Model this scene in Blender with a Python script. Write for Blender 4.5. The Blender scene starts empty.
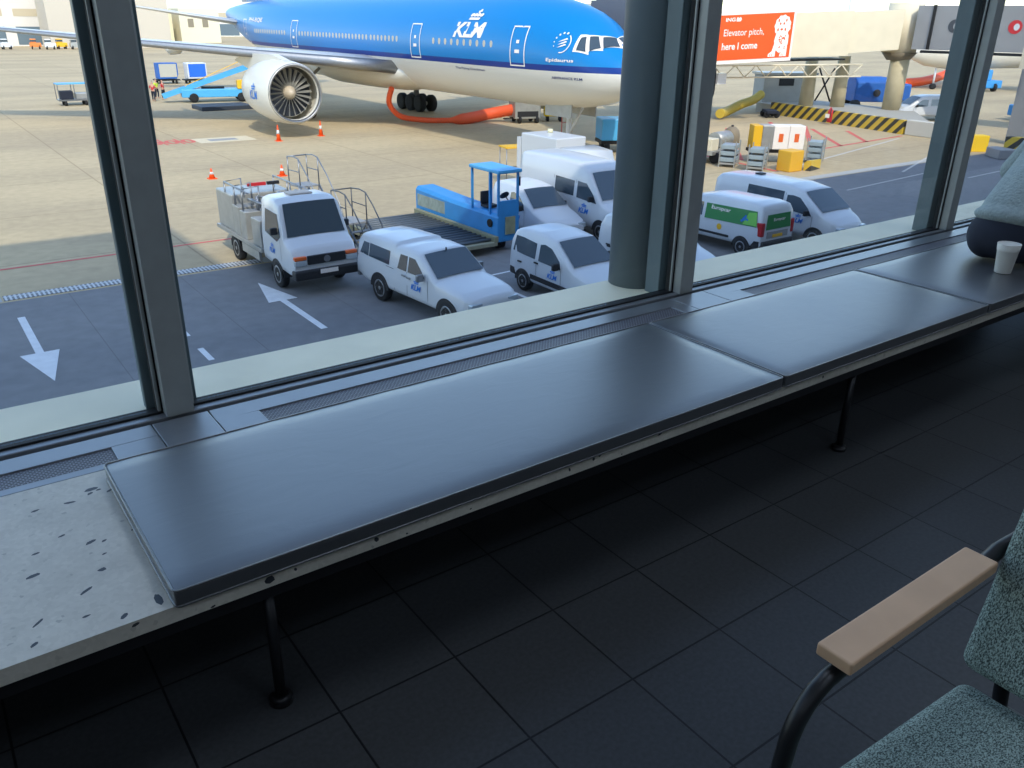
import bpy, bmesh, math, random
from mathutils import Vector, Matrix
random.seed(7)
C = bpy.context.scene.collection
PI = math.pi
FILL_STRENGTH = 4.5  # emission of the overhead panels added to brighten the room
G = -5.994            # apron level relative to the room floor

# ------------------------------------------------------------------ colours / materials
def lin(c):
    return tuple((x/12.92 if x <= .04045 else ((x+.055)/1.055)**2.4) for x in [v/255 for v in c])
MATS = {}
def mat(name, rgb, rough=.5, metal=0, noise=0, nscale=8, bump=0, bscale=60, spec=.5, emit=0, coat=0):
    if name in MATS: return MATS[name]
    m = bpy.data.materials.new(name); m.use_nodes = True
    nt = m.node_tree; b = nt.nodes['Principled BSDF']
    col = lin(rgb)+(1,)
    b.inputs['Base Color'].default_value = col
    b.inputs['Roughness'].default_value = rough
    b.inputs['Metallic'].default_value = metal
    b.inputs['Specular IOR Level'].default_value = spec
    b.inputs['Coat Weight'].default_value = coat
    if emit:
        b.inputs['Emission Color'].default_value = col; b.inputs['Emission Strength'].default_value = emit
    tc = nt.nodes.new('ShaderNodeTexCoord')
    if noise:
        n = nt.nodes.new('ShaderNodeTexNoise'); n.inputs['Scale'].default_value = nscale; n.inputs['Detail'].default_value = 6
        nt.links.new(tc.outputs['Object'], n.inputs['Vector'])
        r = nt.nodes.new('ShaderNodeMapRange'); r.inputs[1].default_value = .3; r.inputs[2].default_value = .7
        r.inputs[3].default_value = 1-noise; r.inputs[4].default_value = 1+noise
        nt.links.new(n.outputs['Fac'], r.inputs[0])
        mx = nt.nodes.new('ShaderNodeVectorMath'); mx.operation = 'SCALE'
        mx.inputs[0].default_value = col[:3]; nt.links.new(r.outputs[0], mx.inputs['Scale'])
        nt.links.new(mx.outputs[0], b.inputs['Base Color'])
    if bump:
        n = nt.nodes.new('ShaderNodeTexNoise'); n.inputs['Scale'].default_value = bscale; n.inputs['Detail'].default_value = 4
        nt.links.new(tc.outputs['Object'], n.inputs['Vector'])
        bp = nt.nodes.new('ShaderNodeBump'); bp.inputs['Strength'].default_value = bump; bp.inputs['Distance'].default_value = .02
        nt.links.new(n.outputs['Fac'], bp.inputs['Height']); nt.links.new(bp.outputs[0], b.inputs['Normal'])
    MATS[name] = m
    return m

def node_mat(name):
    m = bpy.data.materials.new(name); m.use_nodes = True
    nt = m.node_tree; MATS[name] = m
    return m, nt, nt.nodes['Principled BSDF'], nt.nodes, nt.links

# floor tiles 30 cm
def make_floor_mat():
    m, nt, b, N, L = node_mat('floor_tiles')
    tc = N.new('ShaderNodeTexCoord'); mp = N.new('ShaderNodeMapping')
    mp.inputs['Location'].default_value = (-.2135, -.125, 0)
    L.new(tc.outputs['Object'], mp.inputs['Vector'])
    br = N.new('ShaderNodeTexBrick'); br.offset = 0; br.squash = 1
    br.inputs['Scale'].default_value = 1; br.inputs['Brick Width'].default_value = .3; br.inputs['Row Height'].default_value = .3
    br.inputs['Mortar Size'].default_value = .0028; br.inputs['Mortar Smooth'].default_value = .1
    br.inputs['Color1'].default_value = lin((62, 64, 66))+(1,); br.inputs['Color2'].default_value = lin((58, 60, 62))+(1,)
    br.inputs['Mortar'].default_value = lin((20, 22, 25))+(1,)
    L.new(mp.outputs[0], br.inputs['Vector'])
    n = N.new('ShaderNodeTexNoise'); n.inputs['Scale'].default_value = 90; L.new(tc.outputs['Object'], n.inputs['Vector'])
    mr = N.new('ShaderNodeMapRange'); mr.inputs[1].default_value = .3; mr.inputs[2].default_value = .7; mr.inputs[3].default_value = .85; mr.inputs[4].default_value = 1.15
    L.new(n.outputs['Fac'], mr.inputs[0])
    v = N.new('ShaderNodeVectorMath'); v.operation = 'SCALE'; L.new(br.outputs['Color'], v.inputs[0]); L.new(mr.outputs[0], v.inputs['Scale'])
    L.new(v.outputs[0], b.inputs['Base Color']); b.inputs['Roughness'].default_value = .42
    b.inputs['Specular IOR Level'].default_value = .35
    bp = N.new('ShaderNodeBump'); bp.inputs['Strength'].default_value = .4; bp.inputs['Distance'].default_value = .002; bp.invert = True
    L.new(br.outputs['Fac'], bp.inputs['Height']); L.new(bp.outputs[0], b.inputs['Normal'])
    return m
def make_ground_mat(name, base, dark, joint, step, tint=None):
    m, nt, b, N, L = node_mat(name)
    tc = N.new('ShaderNodeTexCoord')
    n1 = N.new('ShaderNodeTexNoise'); n1.inputs['Scale'].default_value = .12; n1.inputs['Detail'].default_value = 8; n1.inputs['Roughness'].default_value = .6
    mp = N.new('ShaderNodeMapping'); mp.inputs['Scale'].default_value = (.5, 1.6, 1); mp.inputs['Rotation'].default_value = (0, 0, .35)
    L.new(tc.outputs['Object'], mp.inputs['Vector']); L.new(mp.outputs[0], n1.inputs['Vector'])
    n2 = N.new('ShaderNodeTexNoise'); n2.inputs['Scale'].default_value = 2.5; n2.inputs['Detail'].default_value = 8
    L.new(tc.outputs['Object'], n2.inputs['Vector'])
    r1 = N.new('ShaderNodeMapRange'); r1.inputs[1].default_value = .38; r1.inputs[2].default_value = .68
    L.new(n1.outputs['Fac'], r1.inputs[0])
    mix = N.new('ShaderNodeMix'); mix.data_type = 'RGBA'
    mix.inputs[6].default_value = lin(base)+(1,); mix.inputs[7].default_value = lin(dark)+(1,)
    L.new(r1.outputs[0], mix.inputs[0])
    r2 = N.new('ShaderNodeMapRange'); r2.inputs[1].default_value = .3; r2.inputs[2].default_value = .7; r2.inputs[3].default_value = .92; r2.inputs[4].default_value = 1.08
    L.new(n2.outputs['Fac'], r2.inputs[0])
    v = N.new('ShaderNodeVectorMath'); v.operation = 'SCALE'; L.new(mix.outputs[2], v.inputs[0]); L.new(r2.outputs[0], v.inputs['Scale'])
    br = N.new('ShaderNodeTexBrick'); br.offset = 0
    br.inputs['Scale'].default_value = 1; br.inputs['Brick Width'].default_value = step[0]; br.inputs['Row Height'].default_value = step[1]
    br.inputs['Mortar Size'].default_value = joint; br.inputs['Mortar Smooth'].default_value = .3
    br.inputs['Color1'].default_value = (1, 1, 1, 1); br.inputs['Color2'].default_value = (.95, .95, .95, 1); br.inputs['Mortar'].default_value = (.72, .7, .68, 1)
    L.new(tc.outputs['Object'], br.inputs['Vector'])
    v2 = N.new('ShaderNodeVectorMath'); v2.operation = 'MULTIPLY'; L.new(v.outputs[0], v2.inputs[0]); L.new(br.outputs['Color'], v2.inputs[1])
    L.new(v2.outputs[0], b.inputs['Base Color']); b.inputs['Roughness'].default_value = .85; b.inputs['Specular IOR Level'].default_value = .2
    return m
def make_terrazzo():
    m, nt, b, N, L = node_mat('terrazzo')
    tc = N.new('ShaderNodeTexCoord')
    vo = N.new('ShaderNodeTexVoronoi'); vo.inputs['Scale'].default_value = 110
    no = N.new('ShaderNodeTexNoise'); no.inputs['Scale'].default_value = 9; no.inputs['Detail'].default_value = 4
    L.new(tc.outputs['Object'], vo.inputs['Vector']); L.new(tc.outputs['Object'], no.inputs['Vector'])
    cr = N.new('ShaderNodeValToRGB'); e = cr.color_ramp.elements
    e[0].position = 0; e[0].color = lin((186, 182, 168))+(1,); e[1].position = 1; e[1].color = lin((206, 201, 188))+(1,)
    x = e.new(.06); x.color = lin((168, 165, 154))+(1,); x = e.new(.1); x.color = lin((194, 189, 176))+(1,)
    L.new(vo.outputs['Color'], cr.inputs[0])
    r = N.new('ShaderNodeMapRange'); r.inputs[1].default_value = .3; r.inputs[2].default_value = .7; r.inputs[3].default_value = .9; r.inputs[4].default_value = 1.08
    L.new(no.outputs['Fac'], r.inputs[0])
    v = N.new('ShaderNodeVectorMath'); v.operation = 'SCALE'; L.new(cr.outputs[0], v.inputs[0]); L.new(r.outputs[0], v.inputs['Scale'])
    L.new(v.outputs[0], b.inputs['Base Color']); b.inputs['Roughness'].default_value = .45
    return m
def make_grille():
    m, nt, b, N, L = node_mat('perforated_steel')
    tc = N.new('ShaderNodeTexCoord')
    br = N.new('ShaderNodeTexBrick'); br.offset = .5
    br.inputs['Scale'].default_value = 1; br.inputs['Brick Width'].default_value = .0125; br.inputs['Row Height'].default_value = .0075
    br.inputs['Mortar Size'].default_value = .0018; br.inputs['Mortar Smooth'].default_value = .2
    for k in ('Color1', 'Color2'): br.inputs[k].default_value = lin((18, 18, 24))+(1,)
    br.inputs['Mortar'].default_value = lin((120, 120, 128))+(1,)
    L.new(tc.outputs['Object'], br.inputs['Vector']); L.new(br.outputs['Color'], b.inputs['Base Color'])
    b.inputs['Roughness'].default_value = .5
    return m
def make_leather():
    m, nt, b, N, L = node_mat('black_leather')
    tc = N.new('ShaderNodeTexCoord')
    n1 = N.new('ShaderNodeTexNoise'); n1.inputs['Scale'].default_value = 7; n1.inputs['Detail'].default_value = 5; n1.inputs['Distortion'].default_value = 1.2
    n2 = N.new('ShaderNodeTexNoise'); n2.inputs['Scale'].default_value = 350; n2.inputs['Detail'].default_value = 2
    mp = N.new('ShaderNodeMapping'); mp.inputs['Scale'].default_value = (1, 2.4, 1); mp.inputs['Rotation'].default_value = (0, 0, .5)
    L.new(tc.outputs['Object'], mp.inputs['Vector']); L.new(mp.outputs[0], n1.inputs['Vector']); L.new(tc.outputs['Object'], n2.inputs['Vector'])
    b1 = N.new('ShaderNodeBump'); b1.inputs['Strength'].default_value = .16; b1.inputs['Distance'].default_value = .008
    b2 = N.new('ShaderNodeBump'); b2.inputs['Strength'].default_value = .12; b2.inputs['Distance'].default_value = .001
    L.new(n1.outputs['Fac'], b1.inputs['Height']); L.new(n2.outputs['Fac'], b2.inputs['Height']); L.new(b1.outputs[0], b2.inputs['Normal']); L.new(b2.outputs[0], b.inputs['Normal'])
    b.inputs['Base Color'].default_value = lin((56, 59, 63))+(1,); b.inputs['Roughness'].default_value = .42; b.inputs['Coat Weight'].default_value = 1.0; b.inputs['Coat Roughness'].default_value = .42; b.inputs['Coat IOR'].default_value = 1.7
    b.inputs['Specular IOR Level'].default_value = 1.0
    return m
def make_fabric():
    m, nt, b, N, L = node_mat('tweed_fabric')
    tc = N.new('ShaderNodeTexCoord')
    n = N.new('ShaderNodeTexNoise'); n.inputs['Scale'].default_value = 260; n.inputs['Detail'].default_value = 3; n.inputs['Roughness'].default_value = .7
    mp = N.new('ShaderNodeMapping'); mp.inputs['Scale'].default_value = (1, 1.8, 1); L.new(tc.outputs['Object'], mp.inputs['Vector']); L.new(mp.outputs[0], n.inputs['Vector'])
    cr = N.new('ShaderNodeValToRGB'); e = cr.color_ramp.elements
    e[0].position = .42; e[0].color = lin((52, 66, 64))+(1,); e[1].position = .58; e[1].color = lin((158, 176, 168))+(1,)
    L.new(n.outputs['Fac'], cr.inputs[0]); L.new(cr.outputs[0], b.inputs['Base Color'])
    bp = N.new('ShaderNodeBump'); bp.inputs['Strength'].default_value = .6; bp.inputs['Distance'].default_value = .003
    L.new(n.outputs['Fac'], bp.inputs['Height']); L.new(bp.outputs[0], b.inputs['Normal'])
    b.inputs['Roughness'].default_value = .95
    return m
def make_livery():
    m, nt, b, N, L = node_mat('airliner_paint')
    tc = N.new('ShaderNodeTexCoord'); sp = N.new('ShaderNodeSeparateXYZ'); L.new(tc.outputs['Object'], sp.inputs[0])
    mr = N.new('ShaderNodeMapRange'); mr.inputs[1].default_value = 0; mr.inputs[2].default_value = 10
    L.new(sp.outputs['Z'], mr.inputs[0])
    cr = N.new('ShaderNodeValToRGB'); cr.color_ramp.interpolation = 'CONSTANT'; e = cr.color_ramp.elements
    e[0].position = 0; e[0].color = lin((226, 222, 212))+(1,)
    e[1].position = .482; e[1].color = lin((0, 52, 138))+(1,)
    x = e.new(.512); x.color = lin((0, 128, 198))+(1,)
    L.new(mr.outputs[0], cr.inputs[0]); L.new(cr.outputs[0], b.inputs['Base Color'])
    b.inputs['Roughness'].default_value = .3
    return m
def make_glass(name, tint, ior=1.5):
    m = bpy.data.materials.new(name); m.use_nodes = True; nt = m.node_tree; N = nt.nodes; L = nt.links
    N.clear(); o = N.new('ShaderNodeOutputMaterial'); t = N.new('ShaderNodeBsdfTransparent'); g = N.new('ShaderNodeBsdfGlossy')
    t.inputs[0].default_value = tint+(1,); g.inputs['Roughness'].default_value = .01
    f = N.new('ShaderNodeFresnel'); ge = N.new('ShaderNodeNewGeometry'); mr = N.new('ShaderNodeMapRange')
    mr.inputs[3].default_value = ior; mr.inputs[4].default_value = 1/ior; L.new(ge.outputs['Backfacing'], mr.inputs[0]); L.new(mr.outputs[0], f.inputs[0]); mx = N.new('ShaderNodeMixShader')
    L.new(f.outputs[0], mx.inputs[0]); L.new(t.outputs[0], mx.inputs[1]); L.new(g.outputs[0], mx.inputs[2]); L.new(mx.outputs[0], o.inputs[0])
    MATS[name] = m; return m

FLOOR = make_floor_mat(); TERR = make_terrazzo(); GRILLE = make_grille(); LEATHER = make_leather(); FABRIC = make_fabric(); LIVERY = make_livery()
GLASS = make_glass('window_glass', (.97, .985, .98), 1.25)
CONC = make_ground_mat('apron_concrete', (196, 176, 140), (176, 158, 128), .04, (7.5, 7.5))
ASPH = make_ground_mat('apron_asphalt', (138, 137, 136), (122, 122, 124), .012, (3.1, 9.0))
WHITE = mat('white_paint', (214, 216, 218), .3, coat=.3)
CREAM = mat('cream_panel', (226, 214, 186), .55, noise=.04, nscale=1.2)
GREY = mat('grey_panel', (150, 150, 150), .6, noise=.05, nscale=1)
DKGLASS = mat('vehicle_glass', (62, 76, 86), .06, spec=.9)
RUBBER = mat('black_rubber', (26, 27, 30), .8)
BLACK = mat('black_plastic', (34, 36, 40), .55)
DKSTEEL = mat('dark_steel', (30, 31, 34), .4, metal=.3)
STEEL = mat('steel', (150, 152, 155), .38, metal=.8, noise=.08)
ALU = mat('sill_metal', (140, 144, 148), .34, metal=.55, noise=.05, nscale=12)
MULL = mat('mullion_paint', (150, 154, 152), .42, metal=.25, noise=.06, nscale=14)
MULLD = mat('mullion_outer_paint', (92, 108, 112), .45, noise=.06, nscale=10)
GASK = mat('rubber_gasket', (18, 19, 21), .7)
LEDGE = mat('ledge_stone', (250, 238, 208), .6, noise=.06, nscale=5)
WALLM = mat('interior_wall', (120, 122, 122), .8)
CEILM = mat('interior_ceiling', (150, 150, 148), .8)
OAK = mat('light_beech', (196, 160, 128), .5, noise=.06, nscale=14)
PAINTW = mat('road_marking_white', (222, 222, 222), .7, noise=.08, nscale=3)
LINEF = mat('faded_line', (196, 190, 180), .8, noise=.1, nscale=3)
PAINTR = mat('road_marking_red', (206, 96, 84), .7, noise=.1, nscale=3)
PAINTP = mat('road_marking_pink', (190, 130, 120), .7, noise=.1, nscale=3)
ORANGE = mat('signal_orange', (250, 92, 28), .5)
BLUE = mat('apron_blue', (52, 142, 206), .45, noise=.07, nscale=2)
BLUEL = mat('light_apron_blue', (82, 172, 224), .4)
BLUET = mat('tarp_blue', (38, 98, 176), .6, noise=.12, nscale=2)
KBLUE = mat('logo_blue', (30, 120, 210), .5)
YEL = mat('machine_yellow', (242, 186, 40), .5)
YELG = mat('hose_yellow', (198, 170, 62), .6)
REDM = mat('signal_red', (206, 44, 50), .5)
HIVIS = mat('hivis_yellow', (206, 232, 60), .6)
GREEN = mat('banner_green', (48, 132, 70), .5)
GREENL = mat('banner_light_green', (120, 196, 84), .5)
SKIN = mat('skin', (200, 150, 124), .6)
NAVY = mat('navy_cloth', (34, 40, 54), .9)
BUILD = mat('hall_cladding', (214, 208, 200), .8, noise=.05, nscale=.2)
BUILDG = mat('hall_roof_band', (196, 214, 202), .7)
TAILL = mat('tail_lamp', (180, 30, 40), .3)
AMBER = mat('amber_lamp', (238, 110, 50), .3)
LAMP = mat('head_lamp', (190, 200, 205), .12, metal=.3)
COLM = mat('column_beige', (196, 182, 148), .7, noise=.05, nscale=2)
SILV = mat('silver_sheet', (172, 172, 168), .4, metal=.4, noise=.1, nscale=3)
ENGW = mat('nacelle_white', (224, 220, 208), .35)
STRIPE_SIGN = mat('sign_orange', (250, 92, 30), .45)
SIGNW = mat('sign_white', (250, 240, 230), .5)
SWEAT = mat('sweater_wool', (158, 172, 172), .95, noise=.12, nscale=60, bump=.5, bscale=90)
CUPM = mat('paper_cup', (224, 222, 214), .6)

# ------------------------------------------------------------------ mesh builder
class MB:
    def __init__(s): s.v = []; s.f = []; s.m = []; s.cur = 0; s.sm = []; s.smooth = False
    def add(s, vs, fs, sm=None):
        o = len(s.v); s.v += [tuple(v) for v in vs]
        for f in fs: s.f.append([i+o for i in f]); s.m.append(s.cur); s.sm.append(s.smooth if sm is None else sm)
        return s
    def box(s, x0, x1, y0, y1, z0, z1, M=None):
        vs = [Vector(p) for p in ((x0, y0, z0), (x1, y0, z0), (x1, y1, z0), (x0, y1, z0), (x0, y0, z1), (x1, y0, z1), (x1, y1, z1), (x0, y1, z1))]
        if M: vs = [M @ v for v in vs]
        return s.add(vs, [(3, 2, 1, 0), (4, 5, 6, 7), (0, 1, 5, 4), (1, 2, 6, 5), (2, 3, 7, 6), (3, 0, 4, 7)], False)
    def cyl(s, a, b, r, r2=None, n=16, caps=True):
        a = Vector(a); b = Vector(b); r2 = r if r2 is None else r2
        d = (b-a).normalized(); q = d.to_track_quat('Z', 'Y'); vs = []
        for c, rr in ((a, r), (b, r2)):
            for i in range(n): vs.append(c+q @ Vector((rr*math.cos(2*PI*i/n), rr*math.sin(2*PI*i/n), 0)))
        s.add(vs, [(i, (i+1) % n, n+(i+1) % n, n+i) for i in range(n)], True)
        if caps: s.add(vs, [tuple(range(n))[::-1], tuple(range(n, 2*n))], False)
        return s
    def tube(s, pts, r, n=10, closed=False):
        pts = [Vector(p) for p in pts]; rings = []
        m = len(pts); u = None
        for i, p in enumerate(pts):
            if closed: d = (pts[(i+1) % m]-pts[i-1])
            else: d = pts[min(i+1, m-1)]-pts[max(i-1, 0)]
            d.normalize(); rr = r[i] if isinstance(r, (list, tuple)) else r
            if u is None:
                up = Vector((0, 0, 1)) if abs(d.z) < .9 else Vector((1, 0, 0)); u = d.cross(up).normalized()
            else: u = (u-d*u.dot(d)).normalized()
            w = d.cross(u)
            rings.append([p+u*rr*math.cos(2*PI*k/n)+w*rr*math.sin(2*PI*k/n) for k in range(n)])
        return s.loft(rings, closed=closed)
    def loft(s, rings, caps=True, closed=False, sm=True):
        n = len(rings[0]); o = [v for r in rings for v in r]; fs = []
        m = len(rings)
        for i in range(m if closed else m-1):
            j = (i+1) % m
            for k in range(n): fs.append((i*n+k, i*n+(k+1) % n, j*n+(k+1) % n, j*n+k))
        s.add(o, fs, sm)
        if caps and not closed: s.add(rings[0], [tuple(range(n))[::-1]], False); s.add(rings[-1], [tuple(range(n))], False)
        return s
    def lathe(s, prof, origin, axis='z', n=32, sm=True, caps=True):
        o = Vector(origin); rings = []
        for (h, r) in prof:
            ring = []
            for k in range(n):
                a = 2*PI*k/n; c, q = r*math.cos(a), r*math.sin(a)
                ring.append(o+(Vector((c, q, h)) if axis == 'z' else Vector((c, h, q)) if axis == 'y' else Vector((h, c, q))))
            rings.append(ring)
        return s.loft(rings, sm=sm, caps=caps)
    def prism(s, poly, d0, d1, plane='xz'):
        # poly in 2D plane, extruded between d0 and d1 on the other axis
        def P(u, w, d): return (u, d, w) if plane == 'xz' else (d, u, w) if plane == 'yz' else (u, w, d)
        n = len(poly); vs = [P(u, w, d0) for u, w in poly]+[P(u, w, d1) for u, w in poly]
        return s.add(vs, [tuple(range(n))[::-1], tuple(range(n, 2*n))]+[(i, (i+1) % n, n+(i+1) % n, n+i) for i in range(n)], False)
    def plate(s, pts, th, nrm):
        nrm = Vector(nrm).normalized(); pts = [Vector(p) for p in pts]; n = len(pts)
        vs = pts+[p+nrm*th for p in pts]
        return s.add(vs, [tuple(range(n))[::-1], tuple(range(n, 2*n))]+[(i, (i+1) % n, n+(i+1) % n, n+i) for i in range(n)], False)
    def build(s, name, mats, parent=None, loc=None, bevel=0, seg=2, label=None, flip=True):
        me = bpy.data.meshes.new(name); me.from_pydata(s.v, [], s.f)
        if not isinstance(mats, (list, tuple)): mats = [mats]
        for m in mats: me.materials.append(m)
        for p, mi, sm in zip(me.polygons, s.m, s.sm): p.material_index = min(mi, len(mats)-1); p.use_smooth = sm
        bm = bmesh.new(); bm.from_mesh(me)
        bmesh.ops.remove_doubles(bm, verts=bm.verts, dist=1e-5)
        bmesh.ops.recalc_face_normals(bm, faces=bm.faces); bm.to_mesh(me); bm.free()
        o = bpy.data.objects.new(name, me); C.objects.link(o)
        if parent: o.parent = parent
        if loc: o.location = loc
        if bevel:
            b = o.modifiers.new('b', 'BEVEL'); b.width = bevel; b.segments = seg; b.limit_method = 'ANGLE'; b.angle_limit = math.radians(40)
        if label: o['label'] = label
        return o
def tag(o, label, cat, group=None, kind=None):
    o['label'] = label; o['category'] = cat
    if group: o['group'] = group
    if kind: o['kind'] = kind
    return o
def thing(name, label, cat, loc=(0, 0, 0), rz=0, group=None):
    o = bpy.data.objects.new(name, None); C.objects.link(o); o.location = loc; o.rotation_euler = (0, 0, rz); o.empty_display_size = .2
    return tag(o, label, cat, group)
def struct(o): o['kind'] = 'structure'; return o
def dup(o, parent=None):
    c = o.copy(); C.objects.link(c)
    if parent: c.parent = parent
    for ch in [x for x in bpy.data.objects if x.parent == o]: dup(ch, c)
    return c

# text -> 2D mesh data, cached
TXT = {}
def text_geo(s, bold=0, shear=0, aspect=1):
    key = (s, bold, shear)
    if key not in TXT:
        cu = bpy.data.curves.new('glyphs', 'FONT'); cu.body = s; cu.size = 1; cu.shear = shear; cu.offset = bold; cu.resolution_u = 3
        cu.extrude = 0; cu.align_x = 'LEFT'
        ob = bpy.data.objects.new('glyphs', cu); C.objects.link(ob); bpy.context.view_layer.update()
        dg = bpy.context.evaluated_depsgraph_get(); me = bpy.data.meshes.new_from_object(ob.evaluated_get(dg))
        vs = [(v.co.x, v.co.y) for v in me.vertices]; fs = [tuple(p.vertices) for p in me.polygons]
        bpy.data.objects.remove(ob); bpy.data.meshes.remove(me); bpy.data.curves.remove(cu)
        x0 = min(v[0] for v in vs); x1 = max(v[0] for v in vs); y0 = min(v[1] for v in vs); y1 = max(v[1] for v in vs)
        TXT[key] = ([((x-x0)/(x1-x0), (y-y0)/(y1-y0)) for x, y in vs], fs)
    return TXT[key]
def text_on(mb, s, fn, bold=0, shear=0):
    """fn maps u,v in 0..1 of the text box to 3D"""
    vs, fs = text_geo(s, bold, shear)
    mb.add([fn(u, v) for u, v in vs], fs, False)
def planar(o, ux, uy, w, h):
    o = Vector(o); ux = Vector(ux).normalized(); uy = Vector(uy).normalized()
    return lambda u, v: o+ux*(w*u)+uy*(h*v)
def crown(mb, fn):
    # crown mark: bar, five dots, cross
    def P(pts): mb.add([fn(u, v) for u, v in pts], [tuple(range(len(pts)))], False)
    P([(.1, 0), (.9, 0), (.9, .22), (.1, .22)])
    for k in range(4):
        cx = .14+.24*k; cy = .46
        P([(cx+.13*math.cos(a), cy+.17*math.sin(a)) for a in [PI/4*i for i in range(8)]])
    P([(.44, .62), (.56, .62), (.56, 1), (.44, 1)]); P([(.36, .76), (.64, .76), (.64, .86), (.36, .86)])

# ================================================================== ROOM
S = struct
def bx(name, x0, x1, y0, y1, z0, z1, m, bevel=0, parent=None): return MB().box(x0, x1, y0, y1, z0, z1).build(name, m, parent, bevel=bevel)
S(bx('floor', -4, 11, -5, 2.2, -.1, 0, FLOOR))
S(bx('ceiling', -4, 11, -5, 2.2, 3.3, 3.4, CEILM))
S(bx('wall_back', -4, 11, -5.1, -5, 0, 3.3, WALLM)); S(bx('wall_left', -4.1, -4, -5, 2.2, 0, 3.3, WALLM)); S(bx('wall_right', 11, 11.1, -5, 2.2, 0, 3.3, WALLM))
S(bx('wall_front', -4.1, 11.1, 2.2, 2.31, -.1, .345, WALLM))
# window track and sill profile running along all windows
o = MB(); o.box(-4, 11, 2.232, 2.2615, .346, .3785)
S(o.build('trim_1', ALU, bevel=.003))
S(bx('trim_2', -4, 11, 2.262, 2.30, .346, .384, GASK))
S(bx('trim_3', -4, 11, 2.204, 2.2315, .346, .352, GASK))
# outside ledge
o = MB().box(-4.1, 11.1, 2.311, 2.615, .30, .352); o.box(-4.1, 11.1, 2.45, 2.6, -.4, .30)
S(o.build('trim_4', LEDGE, bevel=.01))
o = MB()
S(bx('trim_5', -4.1, 11.1, 2.2, 2.45, 3.3, 3.42, MULL))
MX = [-3.65, -1.58, .480, 2.512, 4.59, 6.66, 8.73, 10.8]
k = 6
for x in MX:
    o = MB().box(x-.037, x+.037, 2.2195, 2.262, .379, 3.3); o.box(x-.05, x-.041, 2.263, 2.272, .3845, 3.3); o.box(x+.041, x+.05, 2.263, 2.272, .3845, 3.3)
    m1 = S(o.build('trim_%d' % k, MULL, bevel=.002)); k += 1
    g = MB().box(x-.05, x+.05, 2.273, 2.292, .3845, 3.3); S(g.build('trim_%d' % k, GASK)); k += 1
    g = MB().box(x-.07, x+.07, 2.3125, 2.325, .3525, 3.3); g.box(x-.06, x+.06, 2.325, 2.40, .3525, 3.3); S(g.build('trim_%d' % k, MULLD, bevel=.003)); k += 1
for i in range(len(MX)-1):
    a, b = MX[i]+.05, MX[i+1]-.05
    p = S(MB().box(a, b, 2.278, 2.286, .3845, 3.3).build('window_%d' % (i+1), GLASS))

# metal convector cover between bench and glass, with grilles
def cover(x0, x1, gx0, gx1, lab):
    t = thing('convector_cover', lab, 'vent cover', (x0, 2.012, .346))
    w = x1-x0; a, b = gx0-x0, gx1-x0
    m = MB().box(.0015, w-.0015, .114, .190, 0, .034).box(.0015, w-.0015, 0, .028, 0, .034)
    m.box(.0015, a, .028, .114, 0, .034).box(b, w-.0015, .028, .114, 0, .034).box(a, b, .028, .114, 0, .006)
    m.build('cover_plate', ALU, t, bevel=.0015)
    MB().box(a+.001, b-.001, .029, .113, .0065, .030).build('grille', GRILLE, t)
def blank(x0, x1, lab):
    t = tag(MB().box(x0+.0015, x1-.0015, 2.012, 2.202, .346, .380).build('cover_panel', ALU, bevel=.0015), lab, 'cover panel')
cover(-1.50, .395, -1.3, .276, 'perforated metal convector cover left of the first cushion')
blank(.395, .548, 'small plain metal sill panel at the foot of the leftmost window post')
cover(.548, 2.40, .668, 2.325, 'long perforated metal convector cover behind the longest cushion')
blank(2.40, 2.59, 'plain metal sill panel at the foot of the middle window post')
cover(2.59, 5.0, 2.735, 4.86, 'perforated metal convector cover behind the second cushion, ending near the seated person')
blank(5.0, 5.1, 'plain metal sill panel beyond the right window post')

# unseen glowing panels added under the ceiling to brighten the room
for lx in (-2, 1.5, 5, 8.5):
    for ly in (-3.2, -.9, 1.2):
        t = thing('fill_panel', 'unseen square glowing panel added overhead to brighten the room', 'fill light', (lx, ly, 3.2), 0, 'added fill panels')
        MB().box(-.45, .45, -.45, .45, .04, .098).build('frame', CEILM, t); MB().box(-.42, .42, -.42, .42, .025, .04).build('fill_face', mat('fill_glow', (215, 232, 255), .5, emit=FILL_STRENGTH), t)
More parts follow.
